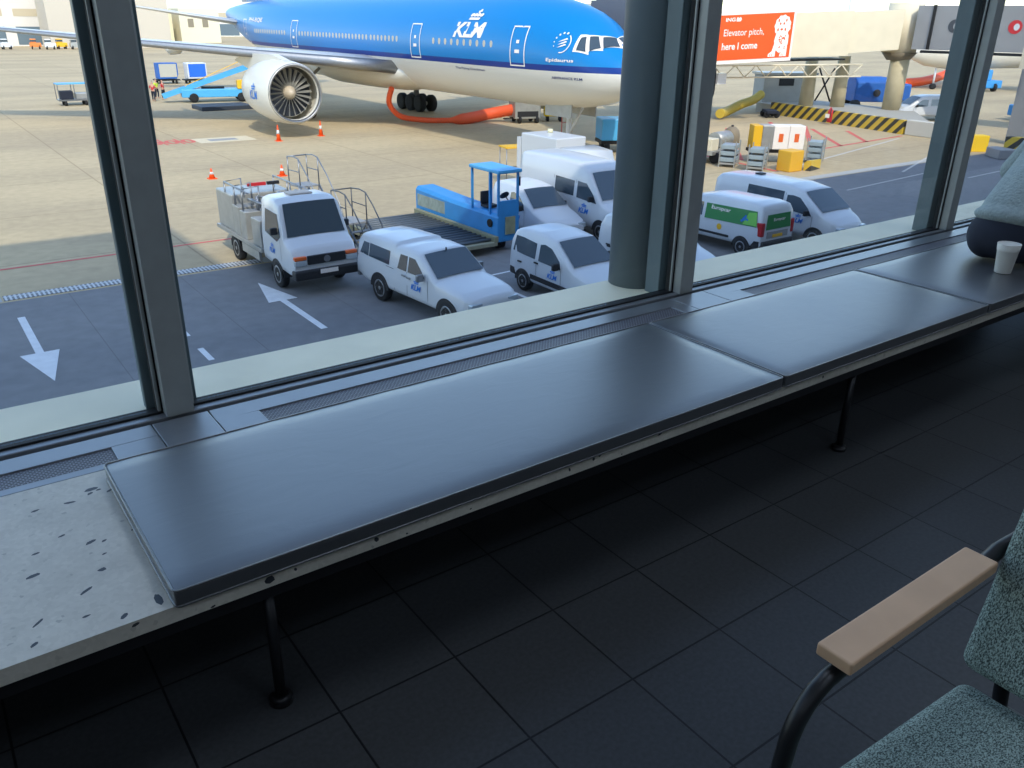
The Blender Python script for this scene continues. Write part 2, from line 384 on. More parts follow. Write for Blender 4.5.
# ------------------------------------------------------------------ bench
bench = thing('window_bench', 'long low speckled terrazzo bench on black steel legs below the windows', 'bench', (0, 0, 0))
sl = MB().box(-3.9, 10.5, 1.385, 2.010, .345, .380)
sl.cur = 1
def chip(x, y, w, h, ang, top=True):
    n = 7; r = random.Random(int(x*9173+y*771)); pts = []
    for i in range(n):
        a = 2*PI*i/n; q = r.uniform(.7, 1.1); u, v = w/2*q*math.cos(a), h/2*q*math.sin(a)
        u, v = u*math.cos(ang)-v*math.sin(ang), u*math.sin(ang)+v*math.cos(ang)
        pts.append((x+u, y+v, .3804) if top else (x+u, 1.3846, y+v))
    sl.add(pts, [tuple(range(n))], False)
CH = [(.19, 1.93, .034, .016, .1), (.14, 1.895, .028, .010, -.2), (.185, 1.91, .018, .010, .5), (.205, 1.918, .012, .009, 0), (.225, 1.9, .02, .010, .5), (.07, 1.9, .02, .008, .2),
      (.10, 1.76, .016, .008, .3), (.235, 1.70, .02, .01, .2), (.045, 1.72, .018, .008, .1), (.145, 1.70, .026, .010, .4), (.17, 1.69, .014, .007, .5), (.03, 1.64, .034, .013, .2),
      (.145, 1.585, .020, .014, .2), (.105, 1.53, .03, .009, .6), (.015, 1.48, .034, .008, .7), (.0, 1.42, .018, .010, .6), (.09, 1.45, .018, .008, .1), (.16, 1.64, .012, .006, .3),
      (.213, 1.425, .018, .045, .05), (.148, 1.41, .022, .012, .8), (-.1, 1.6, .03, .012, .3), (-.2, 1.8, .03, .012, .6), (-.1, 1.9, .02, .01, .2), (-.05, 1.52, .02, .01, .1)]
for c in CH: chip(*c)
for i in range(50): chip(random.uniform(5.15, 10.2), random.uniform(1.4, 2.0), random.uniform(.01, .035), random.uniform(.006, .016), random.uniform(0, PI))
for i in range(60): chip(random.uniform(-3.8, -.2), random.uniform(1.4, 2.0), random.uniform(.01, .035), random.uniform(.006, .016), random.uniform(0, PI))
for x, z, w, h in ((.16, .372, .02, .008), (.415, .363, .026, .018), (.47, .365, .007, .009), (.30, .349, .012, .006), (.655, .366, .014, .014), (.73, .352, .006, .006), (1.20, .363, .008, .014), (1.28, .368, .010, .014), (1.3, .372, .01, .008), (1.38, .352, .005, .005), (1.52, .371, .02, .008), (2.26, .362, .008, .016), (2.55, .371, .006, .01), (1.92, .372, .01, .006), (.9, .355, .008, .005), (3.2, .36, .008, .01)):
    chip(x, z, w, h, .3, False)
CHIPM = mat('terrazzo_chip', (40, 46, 52), .4)
sl.build('seat_slab', [TERR, CHIPM], bench)
MB().box(-3.9, 10.5, 1.40, 1.425, .308, .3445).box(-3.9, 10.5, 1.95, 1.98, .308, .3445).build('support_rail', DKSTEEL, bench)
for lx in (-1.68, .421, 2.514, 4.61, 6.7):
    for ly in (1.43, 1.94):
        MB().cyl((lx, ly, .006), (lx, ly, .3075), .0125, n=14).cyl((lx, ly, .0005), (lx, ly, .014), .026, n=16).cyl((lx, ly, .014), (lx, ly, .02), .026, .015, n=16).build('leg', DKSTEEL, bench)
# cushions
def cushion(x0, x1, lab):
    t = thing('bench_cushion', lab, 'cushion', ((x0+x1)/2, 1.668, .3812), 0, 'flat black cushions along the bench')
    w = (x1-x0)/2-.004; d = .294; h = .038
    m = MB(); nx, ny = 26, 10; top = []
    def zt(u, v):
        e = min(1-abs(u), 1); f = min(1-abs(v), 1)
        return h+.0035*min(1, e*9)*min(1, f*4)+.0008*math.sin(7*u*w*4+3*v)*math.cos(5*v+u*9)
    vs = [(w*(-1+2*i/nx), d*(-1+2*j/ny), zt(-1+2*i/nx, -1+2*j/ny)) for j in range(ny+1) for i in range(nx+1)]
    vb = [(x*1.0, y*1.0, 0) for x, y, z in vs]
    nn = len(vs); fs = []
    idx = lambda i, j: j*(nx+1)+i
    for j in range(ny):
        for i in range(nx):
            fs.append((idx(i, j), idx(i+1, j), idx(i+1, j+1), idx(i, j+1))); fs.append(tuple(nn+q for q in (idx(i, j), idx(i, j+1), idx(i+1, j+1), idx(i+1, j))))
    bd = [idx(i, 0) for i in range(nx+1)]+[idx(nx, j) for j in range(1, ny+1)]+[idx(i, ny) for i in range(nx-1, -1, -1)]+[idx(0, j) for j in range(ny-1, 0, -1)]
    for a, b in zip(bd, bd[1:]+bd[:1]): fs.append((a, b, nn+b, nn+a))
    m.add(vs+vb, fs, True)
    o = m.build('pad', LEATHER, t)
    bv = o.modifiers.new('b', 'BEVEL'); bv.width = .006; bv.segments = 3; bv.limit_method = 'ANGLE'; bv.angle_limit = math.radians(50)
    for q, zz in (('piping', h-.0005), ('piping', .003)):
        e = .0002; r = .012; pts = []
        for cx, cy, a0 in ((w-r, d-r, 0), (-w+r, d-r, 90), (-w+r, -d+r, 180), (w-r, -d+r, 270)):
            for a in (0, 30, 60, 90):
                A = math.radians(a0+a); pts.append((cx+(r+e)*math.cos(A), cy+(r+e)*math.sin(A), zz))
        MB().tube(pts, .0028, 6, True).build('piping', LEATHER, t)
cushion(.228, 2.037, 'longest flat black leather cushion, nearest, reaching bare speckled slab at its left')
cushion(2.041, 3.292, 'middle black leather cushion between two seams, no cup on it')
cushion(3.296, 5.10, 'black leather cushion at far right under the seated person and paper cup')

# cup
t = thing('paper_cup', 'white paper cup standing on the far right cushion beside the person', 'cup', (3.79, 1.565, .4240))
MB().lathe([(0, .031), (.002, .033), (.122, .0445), (.125, .047), (.128, .046), (.125, .0435), (.008, .031), (.007, .001)], (0, 0, 0), n=40).build('cup_body', CUPM, t)
MB().lathe([(.096, .0428), (.099, .0436), (.121, .0462), (.1225, .0448)], (0, 0, 0), n=40).build('rim_band', CUPM, t)

# ------------------------------------------------------------------ armchair bottom right
t = thing('armchair', 'armchair with grey-green woven seat, wooden armrests and black tube frame', 'chair', (1.2, .135, 0))
def rpad(x0, x1, y0, y1, z0, z1, name, M=None):
    o = MB().box(x0, x1, y0, y1, z0, z1, M).build(name, FABRIC, t)
    b = o.modifiers.new('b', 'BEVEL'); b.width = .022; b.segments = 5; b.limit_method = 'NONE'
    return o
Ms = Matrix.Translation((.03, 0, .413)) @ Matrix.Rotation(math.radians(6), 4, 'Y')
so = rpad(-.50, 0, -.272, .272, -.05, .012, 'seat', Ms)
Mb = Matrix.Translation((-.01, 0, .468)) @ Matrix.Rotation(math.radians(15), 4, 'Y')
rpad(-.0, .055, -.275, .275, 0, .42, 'backrest', Mb)
for sgn in (1, -1):
    y = sgn*.287
    pts = [(-.47, y, .0125), (-.455, y, .3), (-.445, y, .52)]
    for a in range(0, 91, 15):
        A = math.radians(a); pts.append((-.442+.085*(1-math.cos(A)), y, .542+.09*math.sin(A)))
    pts += [(-.30, y, .636), (.0, y, .64), (.06, y, .652), (.115, y*.95, .67), (.145, y*.83, .68)]
    MB().tube(pts, .0125, 12).build('arm_tube', DKSTEEL, t)
    yi = sgn*.235; MB().tube([(.20, yi, .0125), (.12, yi, .33), (.085, yi, .45), (.13, yi, .62), (.16, yi, .74)], .0125, 12).build('rear_leg', DKSTEEL, t)
    MB().box(-.372, .005, y-.026, y+.026, .648, .668).build('armrest', OAK, t, bevel=.0035, seg=3, label='pale wooden armrest')
    MB().cyl((.055, sgn*.16, .34), (.085, sgn*.16, .50), .012, n=10).build('bracket', DKSTEEL, t)
MB().tube([(-.456, -.287, .33), (-.456, .287, .33)], .0115, 10).build('cross_bar', DKSTEEL, t); MB().tube([(.117, -.235, .335), (.117, .235, .335)], .0115, 10).build('cross_bar', DKSTEEL, t)

# ------------------------------------------------------------------ skinned figure helper
def skin_obj(name, chains, m, parent=None, levels=1):
    """chains: list of point lists [(x,y,z,r)...]; first point may reuse an earlier index by ('i', idx)"""
    vs = []; es = []; rad = []
    for ch in chains:
        prev = None
        for p in ch:
            if p[0] == 'i': prev = p[1]; continue
            vs.append(p[:3]); rad.append(p[3]); i = len(vs)-1
            if prev is not None: es.append((prev, i))
            prev = i
    me = bpy.data.meshes.new(name); me.from_pydata(vs, es, []); me.materials.append(m)
    o = bpy.data.objects.new(name, me); C.objects.link(o)
    if parent: o.parent = parent
    md = o.modifiers.new('s', 'SKIN'); md.use_smooth_shade = True
    for i, sv in enumerate(me.skin_vertices[0].data):
        r = rad[i]; sv.radius = r if isinstance(r, tuple) else (r, r); sv.use_root = (i == 0)
    sd = o.modifiers.new('d', 'SUBSURF'); sd.levels = levels; sd.render_levels = levels
    return o

# seated passenger on the bench, mostly beyond the right edge
t = thing('person', 'person in pale blue-green sweater and dark trousers sitting on bench, leaning away', 'person', (4.01, 1.675, .4245))
def blobs(name, caps, m, parent, vox, sub=1):
    mb = MB()
    for cp in caps:
        if len(cp) == 4:    # ellipsoid: centre, radii, tilt
            c, r, ax, an = cp; n = 20; Rm = Matrix.Rotation(math.radians(an), 3, ax); rings = []
            for i in range(13):
                a = -PI/2+PI*i/12; rr = max(.02, math.cos(a))
                rings.append([Vector(c)+Rm @ Vector((r[0]*rr*math.cos(2*PI*k/n), r[1]*rr*math.sin(2*PI*k/n), r[2]*math.sin(a))) for k in range(n)])
            mb.loft(rings)
        else:
            a, b, ra, rb, = Vector(cp[0]), Vector(cp[1]), cp[2][0], cp[2][1]; d = (b-a).normalized(); pts = []; rd = []
            for k in range(5): q = PI/2*k/4; pts.append(a-d*ra*math.cos(q)); rd.append(max(.0008, ra*math.sin(q)))
            for k in range(1, 4): pts.append(a.lerp(b, k/4)); rd.append(ra+(rb-ra)*k/4)
            for k in range(4, -1, -1): q = PI/2*k/4; pts.append(b+d*rb*math.cos(q)); rd.append(max(.0008, rb*math.sin(q)))
            mb.tube(pts, rd, 16)
    o = mb.build(name, m, parent)
    md = o.modifiers.new('r', 'REMESH'); md.mode = 'VOXEL'; md.voxel_size = vox; md.use_smooth_shade = True
    ms = o.modifiers.new('s', 'SMOOTH'); ms.factor = .6; ms.iterations = 5
    return o
def lean(p): x, y, z = p; k = max(0, z-.18); return (x+.30*k, y, z-.12*k)
def leanc(c): return (lean(c[0]),)+tuple(c[1:]) if len(c) == 4 else (lean(c[0]), lean(c[1]), c[2])
def hand(c, sg):
    x, y, z = c; out = [((x, y, z), (.045, .038, .016), 'Y', 10)]
    for k in range(4):
        yy = y-.027+.018*k; L_ = (.068, .078, .072, .056)[k]; p = [(x+.03, yy, z), (x+.035+L_*.5, yy, z-.004), (x+.035+L_*.8, yy, z-.024), (x+.035+L_*.85, yy, z-.042)]
        for a, b in zip(p, p[1:]): out.append((a, b, (.0088, .0082)))
    p = [(x-.01, y+sg*.03, z), (x+.03, y+sg*.052, z-.008), (x+.055, y+sg*.05, z-.022)]
    for a, b in zip(p, p[1:]): out.append((a, b, (.011, .0095)))
    return out
HL, HR = (.78, .13, .22), (.72, -.15, .20)
bodyc = [((0, 0, .115), (.12, .15, .105), 'Y', 0), ((.03, 0, .17), (.12, 0, .29), (.115, .12)), ((.12, 0, .29), (.30, 0, .46), (.12, .13)), ((.30, 0, .46), (.38, 0, .56), (.12, .07)), ((.38, 0, .56), (.45, 0, .66), (.052, .05)),
         ((.50, 0, .72), (.088, .075, .11), 'Y', 20),
         ((.0, .08, .10), (.42, .14, .11), (.085, .058)), ((.42, .14, .11), (.80, .12, .055), (.055, .038)), ((.80, .12, .055), (.93, .12, .035), (.036, .028)),
         ((.0, -.08, .10), (.24, -.42, .08), (.085, .058)), ((.24, -.42, .08), (.27, -.47, -.34), (.055, .036)), ((.27, -.47, -.385), (.40, -.50, -.398), (.032, .024)),
         ((.34, .12, .50), (.46, .26, .34), (.05, .04)), ((.46, .26, .34), (.73, .14, .23), (.038, .026)), ((.34, -.12, .50), (.42, -.27, .32), (.05, .04)), ((.42, -.27, .32), (.67, -.16, .21), (.038, .026)),
         ((.575, 0, .715), (.60, 0, .70), (.012, .013)), ((.50, .082, .715), (.50, .086, .735), (.012, .012)), ((.50, -.082, .715), (.50, -.086, .735), (.012, .012))]
body = blobs('body', [leanc(c) for c in bodyc+hand(HL, 1)+hand(HR, -1)], SKIN, t, .0065)
blobs('sweater', [leanc(c) for c in [((.0, 0, .185), (.135, .165, .05), 'Y', 18), ((.03, 0, .22), (.12, 0, .32), (.118, .125)), ((.12, 0, .29), (.31, 0, .465), (.14, .148)), ((.02, .05, .22), (.30, .06, .46), (.10, .115)), ((.02, -.05, .22), (.30, -.06, .46), (.10, .115)), ((.30, 0, .46), (.385, 0, .56), (.14, .075)),
                  ((.34, .14, .50), (.46, .265, .34), (.075, .06)), ((.46, .265, .34), (.70, .15, .235), (.056, .040)), ((.34, -.14, .50), (.42, -.275, .32), (.075, .06)), ((.42, -.275, .32), (.64, -.17, .215), (.056, .040)),
                  ((-.07, .02, .22), (.05, .06, .33), (.04, .05)), ((-.06, -.05, .21), (.03, -.09, .31), (.045, .05))]], SWEAT, t, .011)
blobs('trousers', [((-.01, 0, .112), (.13, .165, .112), 'Y', 0), ((-.035, .06, .085), (.095, .09, .085), 'Y', 0), ((-.035, -.06, .085), (.095, .09, .085), 'Y', 0), ((.0, .07, .105), (.42, .14, .112), (.105, .078)), ((.42, .14, .112), (.80, .12, .068), (.073, .055)), ((.0, -.08, .105), (.24, -.42, .09), (.105, .078)), ((.24, -.42, .09), (.27, -.47, -.31), (.073, .055))], NAVY, t, .011)
blobs('hair', [leanc(c) for c in [((.475, 0, .755), (.088, .083, .088), 'Y', 0), ((.43, 0, .70), (.06, .07, .06), 'Y', 0)]], mat('hair_brown', (58, 44, 34), .8), t, .008)
for sg in (1, -1): MB().lathe([(-.011, .001), (-.006, .009), (0, .011), (.006, .009), (.011, .001)], lean((.571, sg*.03, .745)), 'x', 12).build('eye', BLACK, body)
MB().box(.722, .737, -.022, .022, .613, .621).build('mouth', mat('lips', (150, 80, 76), .6), body)
blobs('shoe', [((.24, -.47, -.375), (.39, -.505, -.385), (.048, .036)), ((.265, -.47, -.36), (.265, -.47, -.31), (.046, .044))], BLACK, t, .008); blobs('shoe', [((.91, .12, .05), (1.0, .12, .12), (.045, .034)), ((.88, .12, .05), (.93, .12, .05), (.045, .045))], BLACK, t, .008)

# ================================================================== TERMINAL OUTSIDE (the building that shades the stand)
def tri_block(name, poly, z0, z1): return S(MB().prism(poly, z0, z1, 'xy').build(name, WALLM))
tri_block('wall_upper', [(-4.25, 3.0), (60, 3.0), (60, -25), (-4.25, -25)], 3.45, 17.0)
tri_block('wall_upper_left', [(-60, 3.0), (-4.26, 3.0), (-4.26, -25), (-60, -25)], 3.45, 24)
S(bx('wall_lower', -60, 100, 2.36, 2.44, G, .25, WALLM))
# round steel column outside the middle window post
t = tag(MB().cyl((2.508, 2.525, .3525), (2.508, 2.525, 3.3), .112, n=48).build('steel_column', mat('column_paint', (104, 116, 122), .4, noise=.05, nscale=9)), 'thick round dark steel column standing outside behind the middle window post', 'column')

# ================================================================== APRON
def gp(x, y, z=0): return (x, y, G+z)
S(MB().box(-400, 900, 25.9, 1500, G-.3, G).build('ground_concrete', CONC))
S(MB().box(-400, 900, 2.44, 25.9, G-.3, G).build('ground_asphalt', ASPH))
def strip(name, pts, m): return S(MB().add([(x, y, G+.006) for x, y in pts], [tuple(range(len(pts)))], False).build(name, m))
def line(name, a, b, w, m):
    a = Vector(a); b = Vector(b); d = (b-a).normalized(); n = Vector((-d.y, d.x))*w/2
    return strip(name, [tuple(a+n), tuple(b+n), tuple(b-n), tuple(a-n)], m)
line('line_red', (-20, 29.3), (10, 29.7), .16, PAINTR)
# drain channel
t = tag(MB().box(-8, 1.45, 26.0, 26.6, G+.0005, G+.004).box(8.95, 54, 26.0, 26.6, G+.0005, G+.004).build('drain_kerb', mat('kerb_stone', (176, 174, 168), .8)), 'pale stone kerb strip along the edge of the dark asphalt', 'kerb')
m_, nt, b_, N, L = node_mat('drain_grating')
tc = N.new('ShaderNodeTexCoord'); br = N.new('ShaderNodeTexBrick'); br.offset = 0; br.inputs['Scale'].default_value = 1; br.inputs['Brick Width'].default_value = .12; br.inputs['Row Height'].default_value = .6
br.inputs['Mortar Size'].default_value = .03
for kk in ('Color1', 'Color2'): br.inputs[kk].default_value = lin((92, 94, 100))+(1,)
br.inputs['Mortar'].default_value = lin((190, 190, 190))+(1,); L.new(tc.outputs['Object'], br.inputs['Vector']); L.new(br.outputs['Color'], b_.inputs['Base Color'])
tag(MB().box(1.5, 8.9, 26.05, 26.55, G+.001, G+.014).build('drain_grating', m_), 'long slotted drain grating along the edge of the dark asphalt', 'drain')
def arrow(cx, ytail, ytip, w, hw, hl, lab):
    s = 1 if ytip > ytail else -1
    pts = [(cx-w/2, ytail), (cx+w/2, ytail), (cx+w/2, ytip-s*hl), (cx+hw, ytip-s*hl), (cx, ytip), (cx-hw, ytip-s*hl), (cx-w/2, ytip-s*hl)]
    m = MB().prism([(x, y) for x, y in pts], G+.001, G+.007, 'xy')
    tag(m.build('painted_arrow', PAINTW), lab, 'road marking', 'white arrows on the asphalt')
arrow(1.68, 24.3, 19.25, .18, .42, 2.0, 'white painted arrow at far left pointing towards the terminal')
arrow(7.95, 19.1, 23.9, .18, .42, 2.0, 'white painted arrow in front of the service truck pointing away')
for y in (19.0, 20.9, 17.0, 22.8): line('line_dash', (4.88, y-.45), (4.88, y+.45), .14, PAINTW)
for x in (13.35, 15.0-1.15, 17.6, 21.0): line('line_bay', (x, 16.0), (x, 22.4), .12, PAINTW)
line('line_bay', (12.9, 20.6), (17.0, 20.9), .1, PAINTW)
# white lines at right
line('line_white', (44.5, 24.75), (54.9, 28.3), .14, LINEF); line('line_white', (37.1, 28.2), (58, 33.0), .16, LINEF); line('line_white', (45.8, 21.8), (52, 22.1), .12, LINEF)
line('line_white', (37, 23.2), (45.5, 23.9), .12, LINEF)
line('line_red', (47.0, 32.5), (59.5, 33.7), .26, PAINTR)
for pa, pb in (((58.4, 41.2), (47.4, 32.6)), ((57.2, 39.7), (50.7, 32.8)), ((58.6, 37.6), (54.1, 33.1)), ((51.8, 43.4), (40, 32.2)), ((58.2, 44.4), (46, 33.5))): line('line_red', pa, pb, .32, PAINTR)
line('line_red', (38.6, 28.5), (39.5, 34.5), .3, PAINTR)
# text painted on apron and manhole frame
S(MB().box(15.6, 19.2, 54.6, 56.8, G+.001, G+.006).build('manhole_frame', mat('pale_concrete', (214, 200, 170), .9)))
S(MB().box(16.4, 18.2, 55.2, 56.1, G+.006, G+.012).build('manhole_cover', GREY))
def ring_mark(cx, cy, rx, ry):
    n = 14; vs = []; fs = []
    for i in range(n):
        a = 2*PI*i/n; vs += [(cx+rx*math.cos(a), cy+ry*math.sin(a), G+.007), (cx+(rx-.28)*math.cos(a), cy+(ry-.3)*math.sin(a), G+.007)]
    for i in range(n): j = (i+1) % n; fs.append((2*i, 2*j, 2*j+1, 2*i+1))
    return vs, fs
mk = MB()
for cx in (13.2, 14.2, 15.2): mk.add(*ring_mark(cx, 56.0, .42, .9), False)
mk.box(13.6, 13.75, 54.8, 57.6, G+.001, G+.007).box(14.6, 14.75, 54.8, 57.4, G+.001, G+.007).box(12.2, 12.5, 55.2, 56.8, G+.001, G+.007)
tag(mk.build('painted_text', PAINTR), 'faded red painted stand marking on the pale concrete beyond the left post', 'road marking')

# ------------------------------------------------------------------ traffic cones
def cone(x, y, lab, h=.75):
    t = thing('traffic_cone', lab, 'cone', gp(x, y), 0, 'orange cones on the apron')
    MB().box(-.2, .2, -.2, .2, 0, .04).build('base', ORANGE, t)
    MB().lathe([(.04, .15), (h, .03)], (0, 0, 0), n=14).build('cone_body', ORANGE, t)
    MB().lathe([(h*.45, .105), (h*.68, .072)], (0, 0, 0), n=14).build('reflective_band', PAINTW, t, label='white band')
cone(20.1, 53.2, 'orange cone with white band directly below the jet engine', 1.0)
cone(23.45, 54.2, 'orange cone with white band just right of the jet engine', 1.0)
cone(12.3, 42.0, 'small orange cone alone on the bare concrete, left one of the near pair', .5)
cone(15.5, 41.0, 'small orange cone on the bare concrete above the service truck', .55)

# ================================================================== AIRLINER
NX, NY = 32.2, 32.8
plane = thing('airliner', 'large blue and white wide-body airliner parked nose-in', 'aeroplane', (NX, NY, G))
ST = [(0, -1.15, -1.20, .02), (.12, -.85, -1.5, .38), (.35, -.55, -1.72, .68), (.7, -.22, -1.95, .98), (1.2, .12, -2.18, 1.32), (2, .62, -2.45, 1.74), (2.5, 1.02, -2.58, 1.96), (3, 1.46, -2.68, 2.16), (3.6, 1.86, -2.78, 2.36), (4.4, 2.2, -2.88, 2.56), (5.5, 2.52, -2.98, 2.78), (7, 2.82, -3.06, 2.96), (9, 3.02, -3.1, 3.07), (11, 3.1, -3.1, 3.1)]
ST += [(y, 3.1, -3.1, 3.1) for y in (15, 20, 25, 30, 35, 40)]
ST += [(43, 3.1, -3.0, 3.08), (47, 3.08, -2.6, 2.95), (51, 3.0, -1.9, 2.6), (55, 2.85, -1.0, 2.05), (59, 2.6, .0, 1.35), (62, 2.35, .8, .75), (63.7, 2.1, 1.4, .25)]
AX = 5.75
def fus(s):
    for a, b in zip(ST, ST[1:]):
        if a[0] <= s <= b[0]:
            k = (s-a[0])/(b[0]-a[0]); return [a[i]+(b[i]-a[i])*k for i in (1, 2, 3)]
    return ST[-1][1:]
def skin_pt(s, z, off=.012):
    """point on the -x flank at station s and height z above apron"""
    tp, bt, w = fus(s); c = (tp+bt)/2+AX; h = (tp-bt)/2; q = max(-1, min(1, (z-c)/h)); r = math.sqrt(max(0, 1-q*q))
    n = Vector((-r/w if w else -1, 0, q/h)).normalized()
    return Vector((-w*r, s, z))+n*off
N_ = 48; rings = []
for s, tp, bt, w in ST:
    c = (tp+bt)/2+AX; h = (tp-bt)/2
    rings.append([Vector((w*math.cos(2*PI*k/N_), s, c+h*math.sin(2*PI*k/N_))) for k in range(N_)])
MB().loft(rings).build('fuselage', LIVERY, plane)
# belly fairing
r_ = []
for s, w, b in ((19.5, 1.2, 3.3), (21, 2.6, 2.75), (24, 3.3, 2.3), (28, 3.45, 2.2), (33, 3.4, 2.2), (37, 2.6, 2.5), (39, 1.2, 3.1)):
    r_.append([Vector((w*math.cos(2*PI*k/28), s, 3.9+(3.9-b)*.9*math.sin(2*PI*k/28)) ) for k in range(28)])
MB().loft(r_).build('belly_fairing', ENGW, plane)
# wings
def aero(x, le, ch, z, th, up=False):
    prof = [(0, 0), (.03, .35), (.12, .75), (.3, 1), (.55, .85), (.8, .4), (1, .03), (.8, -.2), (.5, -.5), (.25, -.6), (.08, -.42), (.02, -.2)]
    return [Vector((x, le+ch*a, z+th*b)) for a, b in prof]
WING = mat('wing_grey', (206, 204, 198), .35, metal=.15)
for sg in (-1, 1):
    st = [(2.6, 21.5, 14.0, 4.1, .75), (6.5, 24.3, 11.0, 4.5, .6), (10.5, 27.2, 8.3, 4.9, .45), (19, 33.0, 5.6, 5.7, .28), (27, 38.6, 3.6, 6.5, .17), (30.4, 41.5, 1.2, 6.9, .06)]
    wg = MB().loft([aero(sg*x, le, ch, z, th) for x, le, ch, z, th in st]).build('wing', WING, plane)
    MB().loft([aero(sg*x, le-.06, ch*.07, z-.02, th*.75) for x, le, ch, z, th in st]).build('slat', STEEL, wg)
    for fx in (8.2, 13.5, 18.5):
        k = (fx-6.5)/24; yy = 24.3+fx*.62+1.5
        MB().loft([[Vector((sg*fx+w*math.cos(2*PI*i/10), yy+q, 4.0+fx*.07+zz+w*1.2*math.sin(2*PI*i/10))) for i in range(10)] for q, w, zz in ((0, .03, .2), (1, .24, 0), (3.2, .28, -.1), (5.2, .03, .15))]).build('flap_fairing', WING, wg)
    # tailplane
    MB().loft([aero(sg*x, le, ch, z, th) for x, le, ch, z, th in ((1.2, 54.5, 6.2, 6.6, .35), (10.7, 61.0, 2.2, 8.1, .1))]).build('tailplane', WING, plane)
    # engine
    ex = sg*10.55; ez = 2.80; ey = 20.7
    en = MB().lathe([(0.35, 1.60), (.12, 1.64), (0.02, 1.70), (.0, 1.76), (.06, 1.82), (.3, 1.89), (1.2, 1.96), (2.6, 1.96), (4.2, 1.84), (5.4, 1.64), (5.45, 1.58), (5.0, 1.55), (1.5, 1.5), (1.2, 1.52)], (ex, ey, ez), 'y', 48, caps=False)
    eo = en.build('engine', ENGW, plane)
    MB().lathe([(.0, 1.76), (-.02, 1.73), (.04, 1.67), (.14, 1.625), (.13, 1.635), (.05, 1.69), (.06, 1.825), (.02, 1.80)], (ex, ey-.006, ez), 'y', 48, caps=False).build('inlet_lip', STEEL, eo)
    MB().lathe([(1.28, 1.5), (1.3, 1.5), (1.3, .05)], (ex, ey, ez), 'y', 40).build('fan_disc', mat('fan_dark', (44, 50, 60), .5), eo)
    MB().lathe([(.55, .02), (.62, .16), (.85, .36), (1.15, .47), (1.2, .47)], (ex, ey, ez), 'y', 30).build('spinner', mat('spinner_beige', (200, 184, 160), .4), eo)
    blade = None
    for i in range(22):
        if blade is None:
            m = MB(); R0, R1 = .42, 1.48
            m.add([Vector((R0, -.10, -.03)), Vector((R0, .06, .07)), Vector((R1, .02, .13)), Vector((R1, -.14, -.01)), Vector((R0, -.09, -.04)), Vector((R0, .07, .06)), Vector((R1, .03, .12)), Vector((R1, -.13, -.02))], [(0, 1, 2, 3), (7, 6, 5, 4), (0, 4, 5, 1), (1, 5, 6, 2), (2, 6, 7, 3), (3, 7, 4, 0)])
            blade = m.build('fan_blade', mat('fan_titanium', (190, 188, 180), .3, metal=.6), eo); b = blade
        else:
            b = blade.copy(); C.objects.link(b); b.parent = eo
        b.location = (ex, ey+1.05, ez); b.rotation_euler = (0, 2*PI*i/22, 0)
    MB().lathe([(5.2, 1.2), (7.2, .75), (7.25, .6), (8.3, .05)], (ex, ey, ez), 'y', 28).build('exhaust_cone', STEEL, eo)
    MB().prism([(ey+.9, ez+1.95), (ey+3.0, ez+2.25), (ey+8.5, ez+2.15), (ey+10.5, ez+1.6), (ey+7.5, ez+1.1), (ey+3, ez+1.5)], ex-.22, ex+.22, 'yz').build('pylon', ENGW, plane)
    if sg < 0:
        lm = MB()
        def nf(u, v):
            yy = 4.1-1.3*u; A = PI-.42+.0*u+(v-.5)*.32
            return Vector((ex+2.045*math.cos(A), ey+yy, ez-.0+2.045*math.sin(-A)*-1*.0+2.045*(-.05+ (v-.5)*.3)))
        text_on(lm, 'KLM', lambda u, v: Vector((ex-math.sqrt(1.98**2-((v-.5)*.55-.15)**2)-.01, ey+3.0-1.35*u, ez+(v-.5)*.55-.15)), .02, .3)
        crown(lm, lambda u, v: Vector((ex-math.sqrt(1.98**2-(.18+v*.4)**2)-.01, ey+2.6-.7*u, ez+.18+v*.4)))
        lm.build('engine_logo', KBLUE, eo)
# fin
MB().loft([[Vector((w*b, le+ch*a, z)) for a, b in ((0, 0), (.3, .5), (.7, .35), (1, 0), (.7, -.35), (.3, -.5))] for z, le, ch, w in ((8.6, 50.5, 8.5, .8), (18.2, 59.0, 3.3, .35))]).build('fin', WHITE, plane)
# landing gear
def wheel(m, x, y, z, r, w): m.lathe([(-w/2, r*.6), (-w/2, r*.93), (-w*.35, r), (w*.35, r), (w/2, r*.93), (w/2, r*.6)], (x, y, z), 'x', 24)
ng = MB().cyl((0, 5.9, .6), (0, 5.9, 3.2), .16).cyl((-.35, 5.9, .55), (.35, 5.9, .55), .1).cyl((0, 5.9, 1.2), (0, 4.6, 3.0), .07)
no = ng.build('nose_gear', WHITE, plane)
for sx in (-.36, .36):
    m = MB(); wheel(m, sx, 5.9, .54, .54, .36); m.build('wheel', RUBBER, no)
for sx in (-.9, .9): MB().box(sx-.03, sx+.03, 4.6, 7.0, 2.3, 3.1).build('gear_door', SILV, no)
for sg in (-1, 1):
    x = sg*5.5; m = MB().cyl((x, 33.3, .9), (x, 33.3, 3.9), .24).cyl((x, 31.7, .68), (x, 34.9, .68), .16).cyl((x, 33.3, 1.8), (x*.6, 33.3, 3.6), .12)
    mo = m.build('main_gear', SILV, plane)
    for yy in (31.8, 33.3, 34.8):
        for dx in (-.55, .55):
            m = MB(); wheel(m, x+dx, yy, .68, .68, .5); m.build('wheel', RUBBER, mo)
    MB().prism([(31.8, 3.7), (34.7, 3.7), (34.4, 1.7), (32.1, 1.7)], x-sg*.0+sg*.75, x+sg*.8, 'yz').build('gear_door', WHITE, mo)
